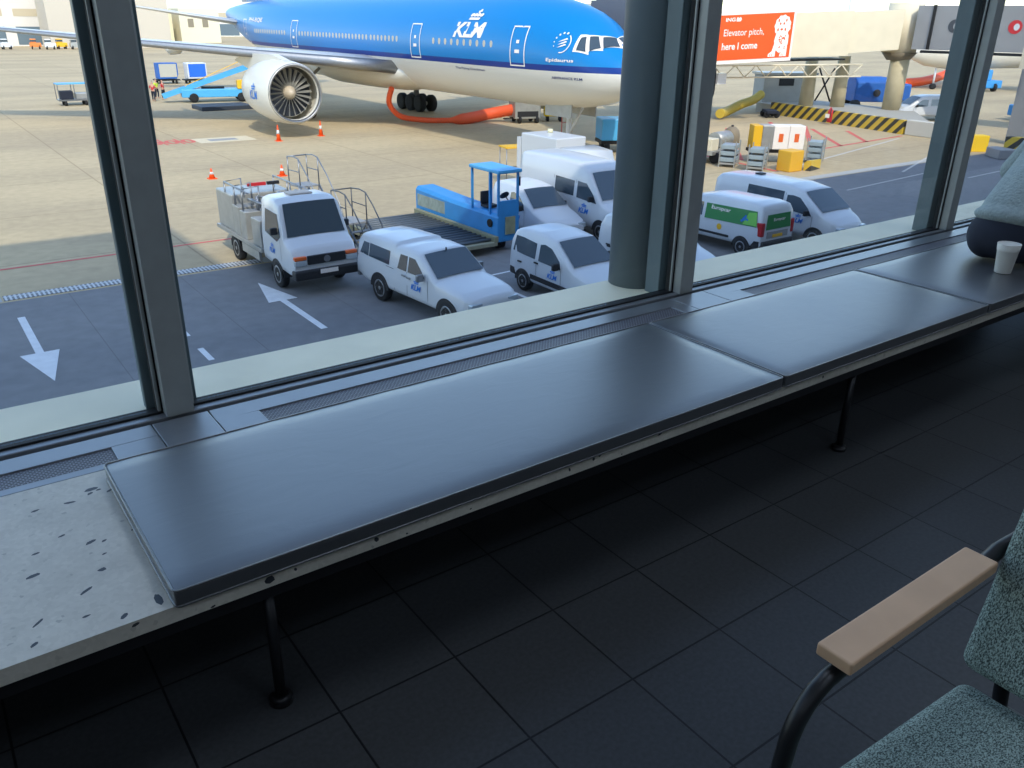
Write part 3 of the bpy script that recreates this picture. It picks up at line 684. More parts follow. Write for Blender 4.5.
# cabin windows
wm = None
def cabwin(s, z=6.06):
    global wm
    p = skin_pt(s, z, .0)
    if wm is None:
        m = MB(); n = 10
        pts = [Vector((-.01, .13*math.cos(2*PI*i/n), .19*math.sin(2*PI*i/n))) for i in range(n)]
        m.plate(pts, .03, (1, 0, 0)); wm = m.build('cabin_window', mat('cabin_window', (196, 190, 176), .3), plane); o = wm
    else: o = wm.copy(); C.objects.link(o); o.parent = plane
    o.location = (p.x-.005, p.y, p.z)
def rng(y0, y1, n): return [y0+(y1-y0)*i/(n-1)-NY for i in range(n)]
for s in rng(42.3, 48.7, 10)+rng(53.5, 57.3, 8)+rng(58.0, 63.0, 10)+rng(63.6, 70.1, 12)+rng(73.3, 81.0, 14): cabwin(s)
# doors
def door(s, w, z0=4.98, z1=7.05, nm='door'):
    m = MB(); pts = []
    k = 8
    for i in range(k+1): pts.append((0+.0, z0+(z1-z0)*i/k))
    out = [(s-w/2, z0+(z1-z0)*i/k) for i in range(k+1)]+[(s+w/2, z1-(z1-z0)*i/k) for i in range(k+1)]
    inn = [(s-w/2+.07, z0+.07+(z1-z0-.14)*i/k) for i in range(k+1)]+[(s+w/2-.07, z1-.07-(z1-z0-.14)*i/k) for i in range(k+1)]
    vs = [skin_pt(a, b, .02) for a, b in out]+[skin_pt(a, b, .02) for a, b in inn]; n = len(out)
    m.add(vs, [(i, (i+1) % n, n+(i+1) % n, n+i) for i in range(n)], False)
    for zc, ww in ((6.25, .12), (5.75, .2)):
        m.add([skin_pt(s+a*ww, zc+b*.09, .02) for a, b in ((-1, -1), (1, -1), (1, 1), (-1, 1))], [(0, 1, 2, 3)], False)
    m.build(nm, SIGNW, plane, label='white-outlined cabin door')
for yc, w in ((39.9, 1.25), (51.0, 1.25), (71.3, 1.3), (84.5, 1.2)): door(yc-NY, w)
# cockpit windows
cw = MB(); cf = MB()
CW = [[(3.05, 6.05), (3.30, 6.62), (2.52, 6.72), (2.50, 5.98)], [(2.36, 5.98), (2.38, 6.74), (1.86, 6.52), (1.72, 6.12)]]
def quadpatch(m, q, off, n=5):
    vs = []; fs = []
    for i in range(n+1):
        for j in range(n+1):
            u, v = i/n, j/n
            a = [q[0][k]*(1-u)+q[3][k]*u for k in (0, 1)]; b = [q[1][k]*(1-u)+q[2][k]*u for k in (0, 1)]
            vs.append(skin_pt(a[0]*(1-v)+b[0]*v, a[1]*(1-v)+b[1]*v, off))
    for i in range(n):
        for j in range(n): fs.append((i*(n+1)+j, (i+1)*(n+1)+j, (i+1)*(n+1)+j+1, i*(n+1)+j+1))
    m.add(vs, fs, False)
CWF = [[(3.45, 6.0), (3.62, 6.72), (1.0, 6.80), (1.0, 5.90)]]
# front panes wrap around to the centre line: patch defined by angle
def nosept(s, a, off=.015):
    tp, bt, w = fus(s); c = (tp+bt)/2+AX; h = (tp-bt)/2
    return Vector((-w*math.cos(a), s, c+h*math.sin(a)))+Vector((-math.cos(a)*.8, -.5, math.sin(a)*.8)).normalized()*off
def napatch(m, c4, off, n=6):
    vs = []; fs = []
    for i in range(n+1):
        for j in range(n+1):
            u, v = i/n, j/n
            a = [c4[0][k]*(1-u)+c4[3][k]*u for k in (0, 1)]; b = [c4[1][k]*(1-u)+c4[2][k]*u for k in (0, 1)]
            vs.append(nosept(a[0]*(1-v)+b[0]*v, a[1]*(1-v)+b[1]*v, off))
    for i in range(n):
        for j in range(n): fs.append((i*(n+1)+j, (i+1)*(n+1)+j, (i+1)*(n+1)+j+1, i*(n+1)+j+1))
    m.add(vs, fs, False)
D = math.radians
CQ = [[(3.1, 21), (3.12, 40), (2.93, 46), (2.62, 27)], [(2.46, 31.5), (2.82, 50), (2.56, 61), (2.1, 48)], [(2.0, 51), (2.42, 66), (2.18, 88), (1.62, 79)]]
for sd in (1, -1):
    cf = MB()
    big = [[(3.28, 17), (3.24, 43), (2.80, 53), (2.44, 26)], [(2.6, 28), (2.96, 48), (2.46, 68), (1.95, 47)], [(2.12, 45), (2.56, 63), (2.14, 94), (1.46, 84)]]
    for q in big: napatch(cf, [(a_, D(b_)) for a_, b_ in q], .012, 8)
    if sd < 0: cf.v = [(-x, y, z) for x, y, z in cf.v]
    cf.build('cockpit_frame', SIGNW, plane)
    for q in CQ:
        m = MB(); napatch(m, [(a_, D(b_)) for a_, b_ in q], .035, 6)
        if sd < 0: m.v = [(-x, y, z) for x, y, z in m.v]
        m.build('cockpit_window', DKGLASS, plane)
# lettering on the flank (runs towards the nose = decreasing s)
lt = MB()
text_on(lt, 'KLM', lambda u, v: skin_pt(46.45-NY-3.3*u, 6.34+.84*v, .025), .04, .22)
crown(lt, lambda u, v: skin_pt(45.3-NY-(1.35*u+.35*v), 7.30+.58*v, .03))
lt.build('airline_logo', SIGNW, plane)
l2 = MB(); text_on(l2, 'Epidaurus', lambda u, v: skin_pt(4.85-1.75*u, 5.28+.22*v, .025), .02); l2.build('name_lettering', SIGNW, plane)
l3 = MB(); text_on(l3, 'AIRFRANCE KLM', lambda u, v: skin_pt(4.6-2.0*u, 4.45+.13*v, .02), .02)
text_on(l3, 'The Flying Dutchman', lambda u, v: skin_pt(46.4-NY-3.2*u, 4.50+.17*v, .02), .01); l3.build('small_lettering', mat('lettering_blue', (60, 70, 120), .5), plane)
l4 = MB(); text_on(l4, 'PH-BQE', lambda u, v: skin_pt(83.0-NY-4.0*u, 6.75+.42*v, .03), .02); l4.build('registration', SIGNW, plane)
# round alliance emblem: arc, dots and wing shape
em = MB(); EC = (3.98, 6.26)
def ep(x, y): return skin_pt(EC[0]-x, EC[1]+y, .026)
n = 14
for i in range(n):
    a0, a1 = D(-100+i*150/n), D(-100+(i+1)*150/n)
    em.add([ep(.50*math.cos(a0), .50*math.sin(a0)), ep(.50*math.cos(a1), .50*math.sin(a1)), ep(.45*math.cos(a1), .45*math.sin(a1)), ep(.45*math.cos(a0), .45*math.sin(a0))], [(0, 1, 2, 3)], False)
for i, a in enumerate((75, 100, 125, 150, 175, 200)):
    cx, cy, r = .48*math.cos(D(a)), .48*math.sin(D(a)), .06-.005*i
    em.add([ep(cx+r*math.cos(2*PI*k/6), cy+r*math.sin(2*PI*k/6)) for k in range(6)], [tuple(range(6))], False)
for dy in (-.16, -.02, .12):
    em.add([ep(-.25, dy-.08), ep(.1, dy), ep(.28, dy+.06), ep(.2, dy+.12), ep(-.05, dy+.02)], [(0, 1, 2, 3, 4)], False)
em.build('alliance_emblem', SIGNW, plane)

# ================================================================== ROAD VEHICLES
def interp(tab, x):
    if x <= tab[0][0]: return tab[0][1]
    for a, b in zip(tab, tab[1:]):
        if x <= b[0]: return a[1]+(b[1]-a[1])*(x-a[0])/(b[0]-a[0]) if b[0] > a[0] else b[1]
    return tab[-1][1]
def vehicle(t, P):
    """x forward, origin on the ground under the rear axle"""
    top, bot, wid = P['top'], P['bot'], P['wid']; zb, tum = P['belt'], P.get('tum', .16)
    x0, x1 = top[0][0], top[-1][0]
    xs = sorted(set([round(v[0], 3) for v in top+wid]+[x0+(x1-x0)*i/34 for i in range(35)]))
    def sy(x, z):
        w = interp(wid, x); zz = interp(top, x)
        return w if z <= zb else w-(z-zb)*tum-.12*max(0, z-(zz-.16))
    rings = []
    for x in xs:
        w = interp(wid, x); zt = interp(top, x); z0 = interp(bot, x); b_ = min(zb, zt-.12); half = []
        half += [(w-.12, z0), (w-.02, z0+.07), (w, z0+.25*(b_-z0)+.0), (w, z0+.6*(b_-z0)), (w-.005, b_)]
        zs = zt-.10
        if zt-.12 > zb: wr = w-(zs-zb)*tum; half += [(w-(zs-zb)*tum*.5, (zs+zb)/2), (wr, zs), (wr-.05, zt-.035), (wr-.17, zt-.002)]
        else: wr = w; half += [(w-.02, zt-.09), (w-.05, zt-.06), (w-.10, zt-.03), (w-.2, zt-.005)]
        half += [((wr-.17)*.5, zt+.012)]
        ring = [Vector((x, y, z)) for y, z in half]+[Vector((x, 0, zt+.018))]+[Vector((x, -y, z)) for y, z in reversed(half)]
        rings.append(ring)
    body = MB().loft(rings).build('body', P.get('paint', WHITE), t)
    # windows (side)
    def sidepatch(m, poly, s, off, n=None):
        pts = [Vector((x, s*(sy(x, z)+off), z)) for x, z in poly]; m.plate(pts, .03, (0, -s, 0))
    for s in (1, -1):
        for poly in P['win']:
            m = MB(); sidepatch(m, poly, s, .012); m.build('side_window', DKGLASS, t)
        for poly in P.get('trim', []):
            m = MB(); sidepatch(m, poly, s, .02); m.build('side_trim', BLACK, t)
        for poly in P.get('seam', []):
            m = MB()
            for a, b in zip(poly, poly[1:]):
                dx, dz = b[0]-a[0], b[1]-a[1]; l = math.hypot(dx, dz); nx, nz = -dz/l*.008, dx/l*.008
                m.add([Vector((p[0], s*(sy(p[0], p[1])+.006), p[1])) for p in ((a[0]+nx, a[1]+nz), (b[0]+nx, b[1]+nz), (b[0]-nx, b[1]-nz), (a[0]-nx, a[1]-nz))], [(0, 1, 2, 3)], False)
            m.build('door_seam', mat('panel_gap', (96, 100, 104), .7), t)
        for poly, mm in P.get('lamp', []):
            m = MB(); sidepatch(m, poly, s, .012); m.build('lamp', mm, t)
        if 'mirror' in P:
            x, z = P['mirror']; y = s*(sy(x, z)+.13)
            MB().box(x-.06, x+.06, y-.10, y+.10, z-.05, z+.15).build('mirror', P.get('mirmat', BLACK), t, bevel=.03)
        for hx in P.get('handle', []):
            MB().box(hx[0]-.09, hx[0]+.09, min(s*(sy(*hx)), s*(sy(*hx)+.03)), max(s*sy(*hx), s*(sy(*hx)+.03)), hx[1]-.025, hx[1]+.025).build('door_handle', P.get('hmat', BLACK), t, bevel=.008)
    # windscreen
    a, b = P['screen']
    def scr(xa, xb, f0, f1, nm, k=.87, m_=DKGLASS):
        za, zb2 = interp(top, xa), interp(top, xb); n = Vector((-(zb2-za), 0, xb-xa)).normalized()
        if n.x < 0 and nm == 'windscreen': n = -n
        if n.z < 0: n = -n
        wa = sy(xa, za-.1)*k; wb = sy(xb, zb2-.1)*(k+.01)
        pts = []
        N2 = 6
        rows = []
        for x, z, w in ((xa, za, wa), (xb, zb2, wb)):
            rows.append([Vector((x, w*(-1+2*i/N2), z+.018*(1-abs(-1+2*i/N2)**2)))+n*.022 for i in range(N2+1)])
        vs = rows[0]+rows[1]; fs = [(i, i+1, N2+2+i, N2+1+i) for i in range(N2)]
        MB().add(vs, fs, True).build(nm, m_, t)
    L_ = b-a
    scr(a+L_*.06, b-L_*.07, 0, 0, 'windscreen')
    # wheels
    wr = P['wr']
    first = None
    for wx in (0, P['wb']):
        for s in (1, -1):
            w = interp(wid, wx); yc = s*(w-.10)
            m = MB(); ang = [PI*i/14 for i in range(15)]
            m.prism([(wx+(wr+.075)*math.cos(q), wr+(wr+.07)*math.sin(q)) for q in ang]+[(wx-(wr+.075), interp(bot, wx)-.0), (wx+(wr+.075), interp(bot, wx)-.0)], s*(w-.3), s*(w+.006), 'xz')
            m.build('wheel_arch', BLACK, t)
            m = MB(); m.lathe([(-.11, wr*.6), (-.11, wr*.93), (-.07, wr), (.07, wr), (.11, wr*.93), (.11, wr*.6)], (wx, yc, wr), 'y', 28)
            wo = m.build('wheel', RUBBER, t)
            m = MB().lathe([(s*.085, wr*.66), (s*.112, wr*.66), (s*.112, wr*.58), (s*.098, wr*.2), (s*.118, wr*.12), (s*.118, .001)], (wx, yc, wr), 'y', 24)
            m.build('hub_cap', STEEL, wo)
            if P.get('spoke', True):
                for k in range(5):
                    A = 2*PI*k/5+.3; c, q = math.cos(A), math.sin(A); m = MB()
                    y0, y1 = sorted((yc+s*.1, yc+s*.114))
                    pts = [(wx+c*wr*.2-q*.05, wr+q*wr*.2+c*.05), (wx+c*wr*.58-q*.06, wr+q*wr*.58+c*.06), (wx+c*wr*.58-q*-.02, wr+q*wr*.58+c*-.02), (wx+c*wr*.2-q*-.01, wr+q*wr*.2+c*-.01)]
                    m.prism(pts, y0, y1, 'xz'); m.build('wheel_slot', BLACK, wo)
    return sy
def ktext(t, s, sy, x, z, w, h, fwd=True, m=KBLUE, txt='KLM', cr=True, bold=.03, shear=.3):
    """lettering on side s (-1 = right side); text runs towards +x on the right side"""
    d = 1 if s < 0 else -1
    mb = MB(); f = lambda u, v: Vector((x+d*w*(u-.5), s*(sy(x, z)+.013), z+h*v))
    text_on(mb, txt, f, bold, shear)
    if cr: crown(mb, lambda u, v: Vector((x+d*w*.5*(u-.4), s*(sy(x, z)+.013), z+h*1.2+h*.75*v)))
    return mb.build('door_logo', m, t)
def front_bits(t, x, w, zl, zh, grille=(.45, .62), lampw=.34, plate=.42, bump=None, gm=BLACK):
    if bump: MB().box(x-.12, x+.05, -w+.05, w-.05, bump[0], bump[1]).build('bumper', bump[2], t, bevel=.04)
    MB().box(x-.02, x+.035, -w*.42, w*.42, grille[0], grille[1]).build('front_grille', gm, t, bevel=.01)
    for s in (1, -1):
        y0, y1 = sorted((s*(w*.50), s*(w*.93)))
        MB().box(x-.16, x+.02, y0, y1, zl, zh).build('headlamp', LAMP, t, bevel=.03)
    MB().box(x+.035, x+.062, -.26, .26, plate-.055, plate+.055).build('number_plate', SIGNW, t)
FACE = -PI/2
GV = 'vehicles parked facing the terminal'
# pickup
t = thing('pickup_truck', 'white double-cab pickup with covered bed and blue door logo, nearest of the parked vehicles', 'pickup truck', gp(11.12, 20.45), -1.47, GV)
Pk = dict(top=[(-1.22, .98), (-1.16, 1.62), (-1.0, 1.76), (-.3, 1.80), (.72, 1.80), (.78, 1.74), (1.2, 1.76), (1.85, 1.72), (2.62, 1.16), (3.0, 1.12), (3.6, 1.04), (3.92, .93), (4.02, .74)],
          bot=[(-1.22, .56), (-.6, .42), (3.6, .36), (4.02, .42)], wid=[(-1.22, .84), (-.8, .90), (3.3, .90), (3.75, .84), (4.02, .66)], belt=1.08, tum=.2,
          win=[[(-1.0, 1.22), (-.55, 1.20), (-.55, 1.55), (-.82, 1.56)], [(-.5, 1.20), (.5, 1.16), (.5, 1.53), (-.5, 1.56)], [(.92, 1.16), (1.32, 1.15), (1.32, 1.55), (1.0, 1.55)], [(1.40, 1.15), (2.15, 1.14), (1.95, 1.32), (1.66, 1.54), (1.40, 1.55)]],
          screen=(1.85, 2.62), wr=.38, wb=3.095, mirror=(2.12, 1.12), handle=[(1.45, 1.0), (1.22, 1.02)], hmat=STEEL,
          seam=[[(.74, .5), (.74, 1.72)], [(1.36, .5), (1.36, 1.15)], [(2.3, .55), (2.3, 1.1)], [(-1.18, 1.12), (.74, 1.1)]], mirmat=STEEL)
sy = vehicle(t, Pk); ktext(t, -1, sy, 1.78, .72, .46, .16)
front_bits(t, 3.98, .84, .66, .84, (.62, .74), plate=.45, gm=STEEL, bump=(.42, .60, WHITE))
MB().box(-1.32, -1.18, -.8, .8, .46, .60).build('rear_bumper', STEEL, t, bevel=.02)
MB().cyl((1.95, 0, 1.72), (1.95, 0, 1.80), .02).build('antenna', BLACK, t)
# Berlingo-type van
BER = dict(top=[(-.70, .9), (-.66, 1.5), (-.52, 1.74), (-.2, 1.82), (.6, 1.83), (1.30, 1.74), (2.22, 1.12), (2.6, 1.02), (3.1, .88), (3.38, .70)],
           bot=[(-.7, .42), (-.5, .32), (3.1, .27), (3.38, .34)], wid=[(-.7, .80), (-.4, .86), (2.7, .86), (3.1, .80), (3.38, .62)], belt=1.08, tum=.2,
           win=[[(-.5, 1.14), (.05, 1.10), (.55, 1.08), (.55, 1.52), (-.1, 1.58), (-.42, 1.58)], [(.72, 1.06), (1.70, 1.02), (1.62, 1.22), (1.22, 1.50), (.9, 1.56), (.72, 1.52)]],
           screen=(1.30, 2.22), wr=.30, wb=2.69, mirror=(1.62, 1.05), handle=[(.62, .98), (-.15, .86)],
           trim=[[(-.66, .42), (-.66, .62), (-.42, .62), (-.34, .42)], [(.36, .46), (.36, .60), (2.30, .56), (2.30, .42)]],
           seam=[[(.62, .45), (.62, 1.05)], [(1.72, .45), (1.72, 1.0)]])
t = thing('compact_van', 'white glazed compact van with black side strip, behind the silver round column at left', 'van', gp(15.05, 18.93), FACE+.02, GV)
t['label'] = 'white compact passenger van with dark side strip, just right of the pickup truck'
sy = vehicle(t, BER); ktext(t, -1, sy, 1.35, .66, .44, .15); front_bits(t, 3.34, .78, .58, .76, bump=(.30, .52, BLACK))
# second compact van
P2 = dict(BER); P2['win'] = BER['win'][1:]; P2['trim'] = []
t = thing('compact_van', 'white panel van parked right behind the blue cab of the cargo loader', 'van', gp(18.95, 25.65), FACE-.05, GV)
sy = vehicle(t, P2); ktext(t, -1, sy, 1.25, .66, .44, .15); front_bits(t, 3.34, .78, .58, .76, bump=(.30, .52, BLACK))
# van mostly hidden by column
P3 = dict(BER); P3['win'] = BER['win'][1:]; P3['trim'] = [[(-.2, .78), (-.2, .84), (.5, .82), (.5, .76)]]
t = thing('compact_van', 'white van almost wholly hidden behind the thick round steel column', 'van', gp(18.62, 19.0), FACE, GV)
sy = vehicle(t, P3); front_bits(t, 3.34, .78, .58, .76, bump=(.30, .52, BLACK))
# high roof van
HI = dict(top=[(-1.5, 1.2), (-1.45, 2.45), (-1.3, 2.58), (0, 2.62), (2.3, 2.6), (2.9, 2.38), (3.75, 1.38), (4.2, 1.22), (4.6, 1.0), (4.75, .75)],
          bot=[(-1.5, .5), (4.75, .35)], wid=[(-1.5, .96), (-1.2, 1.0), (3.9, 1.0), (4.4, .92), (4.75, .72)], belt=1.35, tum=.09,
          win=[[(1.0, 1.42), (2.15, 1.40), (2.15, 1.95), (1.0, 1.98)], [(2.35, 1.38), (3.5, 1.32), (3.3, 1.6), (2.85, 1.95), (2.35, 1.97)]],
          screen=(2.9, 3.75), wr=.36, wb=3.75, mirror=(3.3, 1.42), seam=[[(2.25, .5), (2.25, 2.0)], [(.9, .5), (.9, 2.0)], [(-.9, 1.2), (.9, 1.15)]], spoke=False)
t = thing('high_roof_van', 'white high-roof van with dark side windows, left of the thick column', 'van', gp(21.15, 25.85), FACE-.03, GV)
sy = vehicle(t, HI); ktext(t, -1, sy, 2.8, .86, .6, .2); front_bits(t, 4.7, .95, .68, .92, bump=(.35, .60, BLACK))
# white truck box behind it: only its top shows
t = thing('box_truck', 'white box body truck behind the high-roof van, only its top in view', 'truck', gp(24.4, 30.4), FACE)
MB().box(-1.3, 1.3, -.85, .85, .9, 2.62).build('cargo_box', WHITE, t, bevel=.05); MB().box(-1.7, 2.6, -.5, .5, .55, .89).build('chassis', DKSTEEL, t)
MB().loft([[Vector((x, y, z)) for x, z in ((1.7, .6), (3.3, .6), (3.35, 1.2), (2.9, 2.2), (1.7, 2.3))] for y in (-1, 1)]).build('cab', WHITE, t)
for wx in (-.7, 2.5):
    for s in (-1, 1): m = MB(); m.lathe([(-.14, .25), (-.14, .43), (-.1, .45), (.1, .45), (.14, .43), (.14, .25)], (wx, s*.9, .45), 'y', 22); m.build('wheel', RUBBER, t)
MB().box(-1.62, -1.35, -.85, .85, .95, 2.4).build('rear_door', WHITE, t); MB().cyl((-.6, .3, 2.62), (-.6, .3, 2.78), .12).build('beacon', mat('beacon_cream', (240, 232, 190), .4), t)
# KLM mid van on the right
MV = dict(top=[(-1.3, 1.0), (-1.25, 1.85), (-1.1, 1.98), (0, 2.03), (2.0, 2.02), (2.75, 1.90), (3.72, 1.22), (4.0, 1.10), (4.3, .92), (4.45, .68)],
          bot=[(-1.3, .45), (4.45, .33)], wid=[(-1.3, .92), (-1.0, .96), (3.6, .96), (4.1, .86), (4.45, .66)], belt=1.15, tum=.14,
          win=[[(.35, 1.26), (2.0, 1.20), (2.0, 1.78), (.35, 1.80)], [(2.15, 1.18), (3.3, 1.10), (3.1, 1.35), (2.7, 1.66), (2.4, 1.70), (2.15, 1.68)]],
          screen=(2.75, 3.72), wr=.34, wb=3.5, mirror=(3.15, 1.15), seam=[[(2.08, .5), (2.08, 1.75)], [(3.35, .6), (3.35, 1.1)], [(.75, .5), (.75, 1.8)]], spoke=False)
t = thing('delivery_van', 'white mid-size van with sloping windscreen, rightmost of the parked vehicles', 'van', gp(26.85, 20.75), FACE, GV)
sy = vehicle(t, MV); ktext(t, -1, sy, 2.75, .78, .5, .17); front_bits(t, 4.4, .86, .62, .84, bump=(.33, .56, WHITE))
MB().box(0.0, .3, -.15, .15, 2.05, 2.10).build('roof_vent', BLACK, t, bevel=.02)
# rental van with green banner, tail towards the terminal
EU = dict(top=[(-.78, .95), (-.74, 1.62), (-.62, 1.78), (-.2, 1.84), (1.7, 1.83), (2.25, 1.74), (2.95, 1.14), (3.35, 1.02), (3.7, .86), (3.9, .66)],
          bot=[(-.78, .38), (3.9, .3)], wid=[(-.78, .83), (-.5, .89), (3.2, .89), (3.6, .82), (3.9, .62)], belt=1.05, tum=.14,
          win=[[(1.85, 1.08), (2.6, 1.04), (2.4, 1.3), (2.1, 1.52), (1.85, 1.55)]], screen=(2.25, 2.95), wr=.31, wb=3.1, mirror=(2.45, 1.05),
          trim=[[(.55, .52), (.55, .60), (2.2, .58), (2.2, .50)], [(-.72, .38), (-.72, .62), (-.55, .62), (-.38, .38)]], seam=[[(1.75, .45), (1.75, 1.7)]], spoke=False)
t = thing('rental_van', 'white small van with green banners on side and rear door', 'van', gp(23.75, 18.0), PI/2)
sy = vehicle(t, EU)
m = MB().plate([Vector((x, sy(x, z)+.008, z)) for x, z in ((-.58, 1.08), (1.70, 1.02), (1.70, 1.54), (-.5, 1.60))], .012, (0, 1, 0)); so = m.build('side_banner', GREEN, t, label='dark and light green banner')
m = MB().plate([Vector((x, sy(x, z)+.021, z)) for x, z in ((-.58, 1.12), (.0, 1.1), (-.18, 1.52), (-.5, 1.56))], .006, (0, 1, 0)); m.build('banner_accent', GREENL, so)
m = MB(); text_on(m, 'Europcar', lambda u, v: Vector((1.45-.85*u, sy(.5, 1.34+.17*v)+.03, 1.34+.17*v)), .02); m.build('banner_lettering', SIGNW, so)
m = MB()
for (dx, dz, r) in ((0, 0, .07), (-.12, -.02, .06), (.09, -.07, .05), (-.06, .09, .05), (-.18, -.09, .04)):
    m.add([Vector((-.02+dx+r*math.cos(k*PI/3), sy(0, 1.3)+.032, 1.28+dz+r*math.sin(k*PI/3))) for k in range(6)], [tuple(range(6))], False)
m.build('banner_blots', KBLUE, so)
m = MB(); m.add([Vector((1.0+.11*math.cos(k*PI/6), sy(1.0, .82)+.012, .82+.11*math.sin(k*PI/6))) for k in range(12)], [tuple(range(12))], False); m.build('round_sticker', YEL, t)
m = MB().plate([(-.785, .64, 1.0), (-.785, -.66, 1.0), (-.765, -.6, 1.5), (-.765, .58, 1.5)], .012, (-1, 0, 0)); ro = m.build('rear_banner', GREEN, t)
m = MB(); text_on(m, 'Europcar', lambda u, v: Vector((-.805, .3-.62*u, 1.24+.14*v)), .02); m.build('banner_lettering', SIGNW, ro)
MB().box(-.80, -.77, -.55, .55, .70, .92).build('plate_recess', GREY, t); MB().box(-.812, -.80, -.26, .26, .72, .82).build('number_plate', YEL, t)
for s in (1, -1):
    y0, y1 = sorted((s*.70, s*.86)); MB().box(-.80, -.55, y0, y1, .78, 1.25).build('tail_lamp', TAILL, t, bevel=.03)
MB().box(-.86, -.70, -.82, .82, .36, .62).build('rear_bumper', BLACK, t, bevel=.04)

# ------------------------------------------------------------------ service truck
t = thing('service_truck', 'white cab service truck with grey tanks and pipework on its bed', 'truck', gp(9.33, 26.80), FACE, GV)
CABT = dict(top=[(2.62, 2.52), (2.8, 2.58), (3.6, 2.60), (3.95, 2.50), (4.35, 1.62), (4.75, 1.40), (4.9, 1.15), (4.95, .8)],
            bot=[(2.6, .62), (4.95, .55)], wid=[(2.6, .98), (4.6, 1.02), (4.95, .95)], belt=1.5, tum=.10,
            win=[[(2.9, 1.55), (3.85, 1.42), (4.12, 1.6), (3.85, 2.2), (2.9, 2.22)]], screen=(3.93, 4.40), wr=.40, wb=3.65, mirror=(3.95, 1.7),
            seam=[[(2.8, .7), (2.8, 2.3)], [(4.1, .9), (4.1, 1.5)]], spoke=False)
sy = vehicle(t, CABT); ktext(t, -1, sy, 3.4, 1.0, .46, .16)
MB().box(4.93, 5.0, -.58, .58, .92, 1.18).build('front_grille', BLACK, t, bevel=.02)
for s in (1, -1):
    y0, y1 = sorted((s*.60, s*.96)); MB().box(4.85, 4.985, y0, y1, .90, 1.06).build('headlamp', LAMP, t, bevel=.02); MB().box(4.84, 4.98, y0, y1, 1.07, 1.17).build('indicator', AMBER, t, bevel=.02)
MB().box(4.8, 5.1, -1.02, 1.02, .52, .78).build('bumper', BLACK, t, bevel=.04); MB().box(5.1, 5.12, -.27, .27, .66, .78).build('number_plate', SIGNW, t)
MB().cyl((5.0, 0, 1.04), (5.012, 0, 1.04), .1, n=20).build('badge', STEEL, t)
MB().box(3.0, 3.5, -.35, .35, 2.61, 2.66).build('roof_hatch', GREY, t, bevel=.02)
MB().box(-1.6, 2.55, -1.05, 1.05, .80, .92).box(-1.6, 2.55, -.45, .45, .5, .80).build('bed', SILV, t)
MB().box(-1.5, .05, -.98, .98, .93, 2.12).build('tank_cabinet', SILV, t, bevel=.04)
for x0_, x1_, z1_ in ((.12, .68, 1.85), (.74, 1.25, 1.78), (1.75, 2.5, 1.75)):
    MB().box(x0_, x1_, -1.0, -.15, .93, z1_).build('locker', SILV, t, bevel=.02)
MB().box(.2, 2.4, .1, .98, .93, 1.9).build('locker', SILV, t, bevel=.02)
m = MB()
for x in (-.6, .3, 1.0): m.tube([(x, -.95, 1.8), (x, -.95, 2.45), (x, -.4, 2.5), (x, -.4, 1.9)], .03, 8)
m.tube([(-.6, -.95, 2.45), (1.6, -.95, 2.42)], .03, 8); m.tube([(-.6, .7, 2.5), (2.3, .7, 2.5)], .025, 8)
for x in (-.6, .6, 1.6, 2.3): m.tube([(x, .7, 1.9), (x, .7, 2.5)], .025, 8)
m.build('guard_rail', STEEL, t)
m = MB()
for i in range(9):
    x = .6+.16*i; m.cyl((x, -.5+.1*(i % 3), 1.78), (x, -.5+.1*(i % 3), 2.05+.08*(i % 2)), .05, n=10)
m.tube([(.4, -.55, 2.0), (1.2, -.7, 2.12), (1.9, -.4, 2.0)], .045, 8); m.tube([(.6, -.3, 2.1), (1.4, -.35, 2.2), (2.3, -.6, 1.9)], .04, 8)
m.build('pipework', STEEL, t)
m = MB(); m.lathe([(-.3, .04), (-.3, .26), (-.25, .26), (-.25, .12), (.25, .12), (.25, .26), (.3, .26), (.3, .04)], (1.9, .2, 2.2), 'y', 22); m.build('hose_reel', STEEL, t)
MB().box(.1, .2, -.45, .15, 2.36, 2.46).build('light_bar', REDM, t, label='red light bar'); MB().box(.1, .2, .2, .6, 2.36, 2.46).build('light_bar', BLACK, t)
MB().tube([(.15, -.6, 2.12), (.15, -.6, 2.36)], .025, 6).tube([(.15, .4, 2.12), (.15, .4, 2.36)], .025, 6).build('light_post', STEEL, t)
for s in (1, -1):
    MB().box(.8, 2.3, s*1.0-.04, s*1.0+.04, .5, .78).build('side_guard', SILV, t)
MB().tube([(-1.6, -.8, .75), (-2.1, -.8, .72), (-2.25, -.6, .8)], .04, 8).tube([(-1.6, .6, .75), (-2.1, .5, .72)], .04, 8).build('tow_arm', SILV, t)

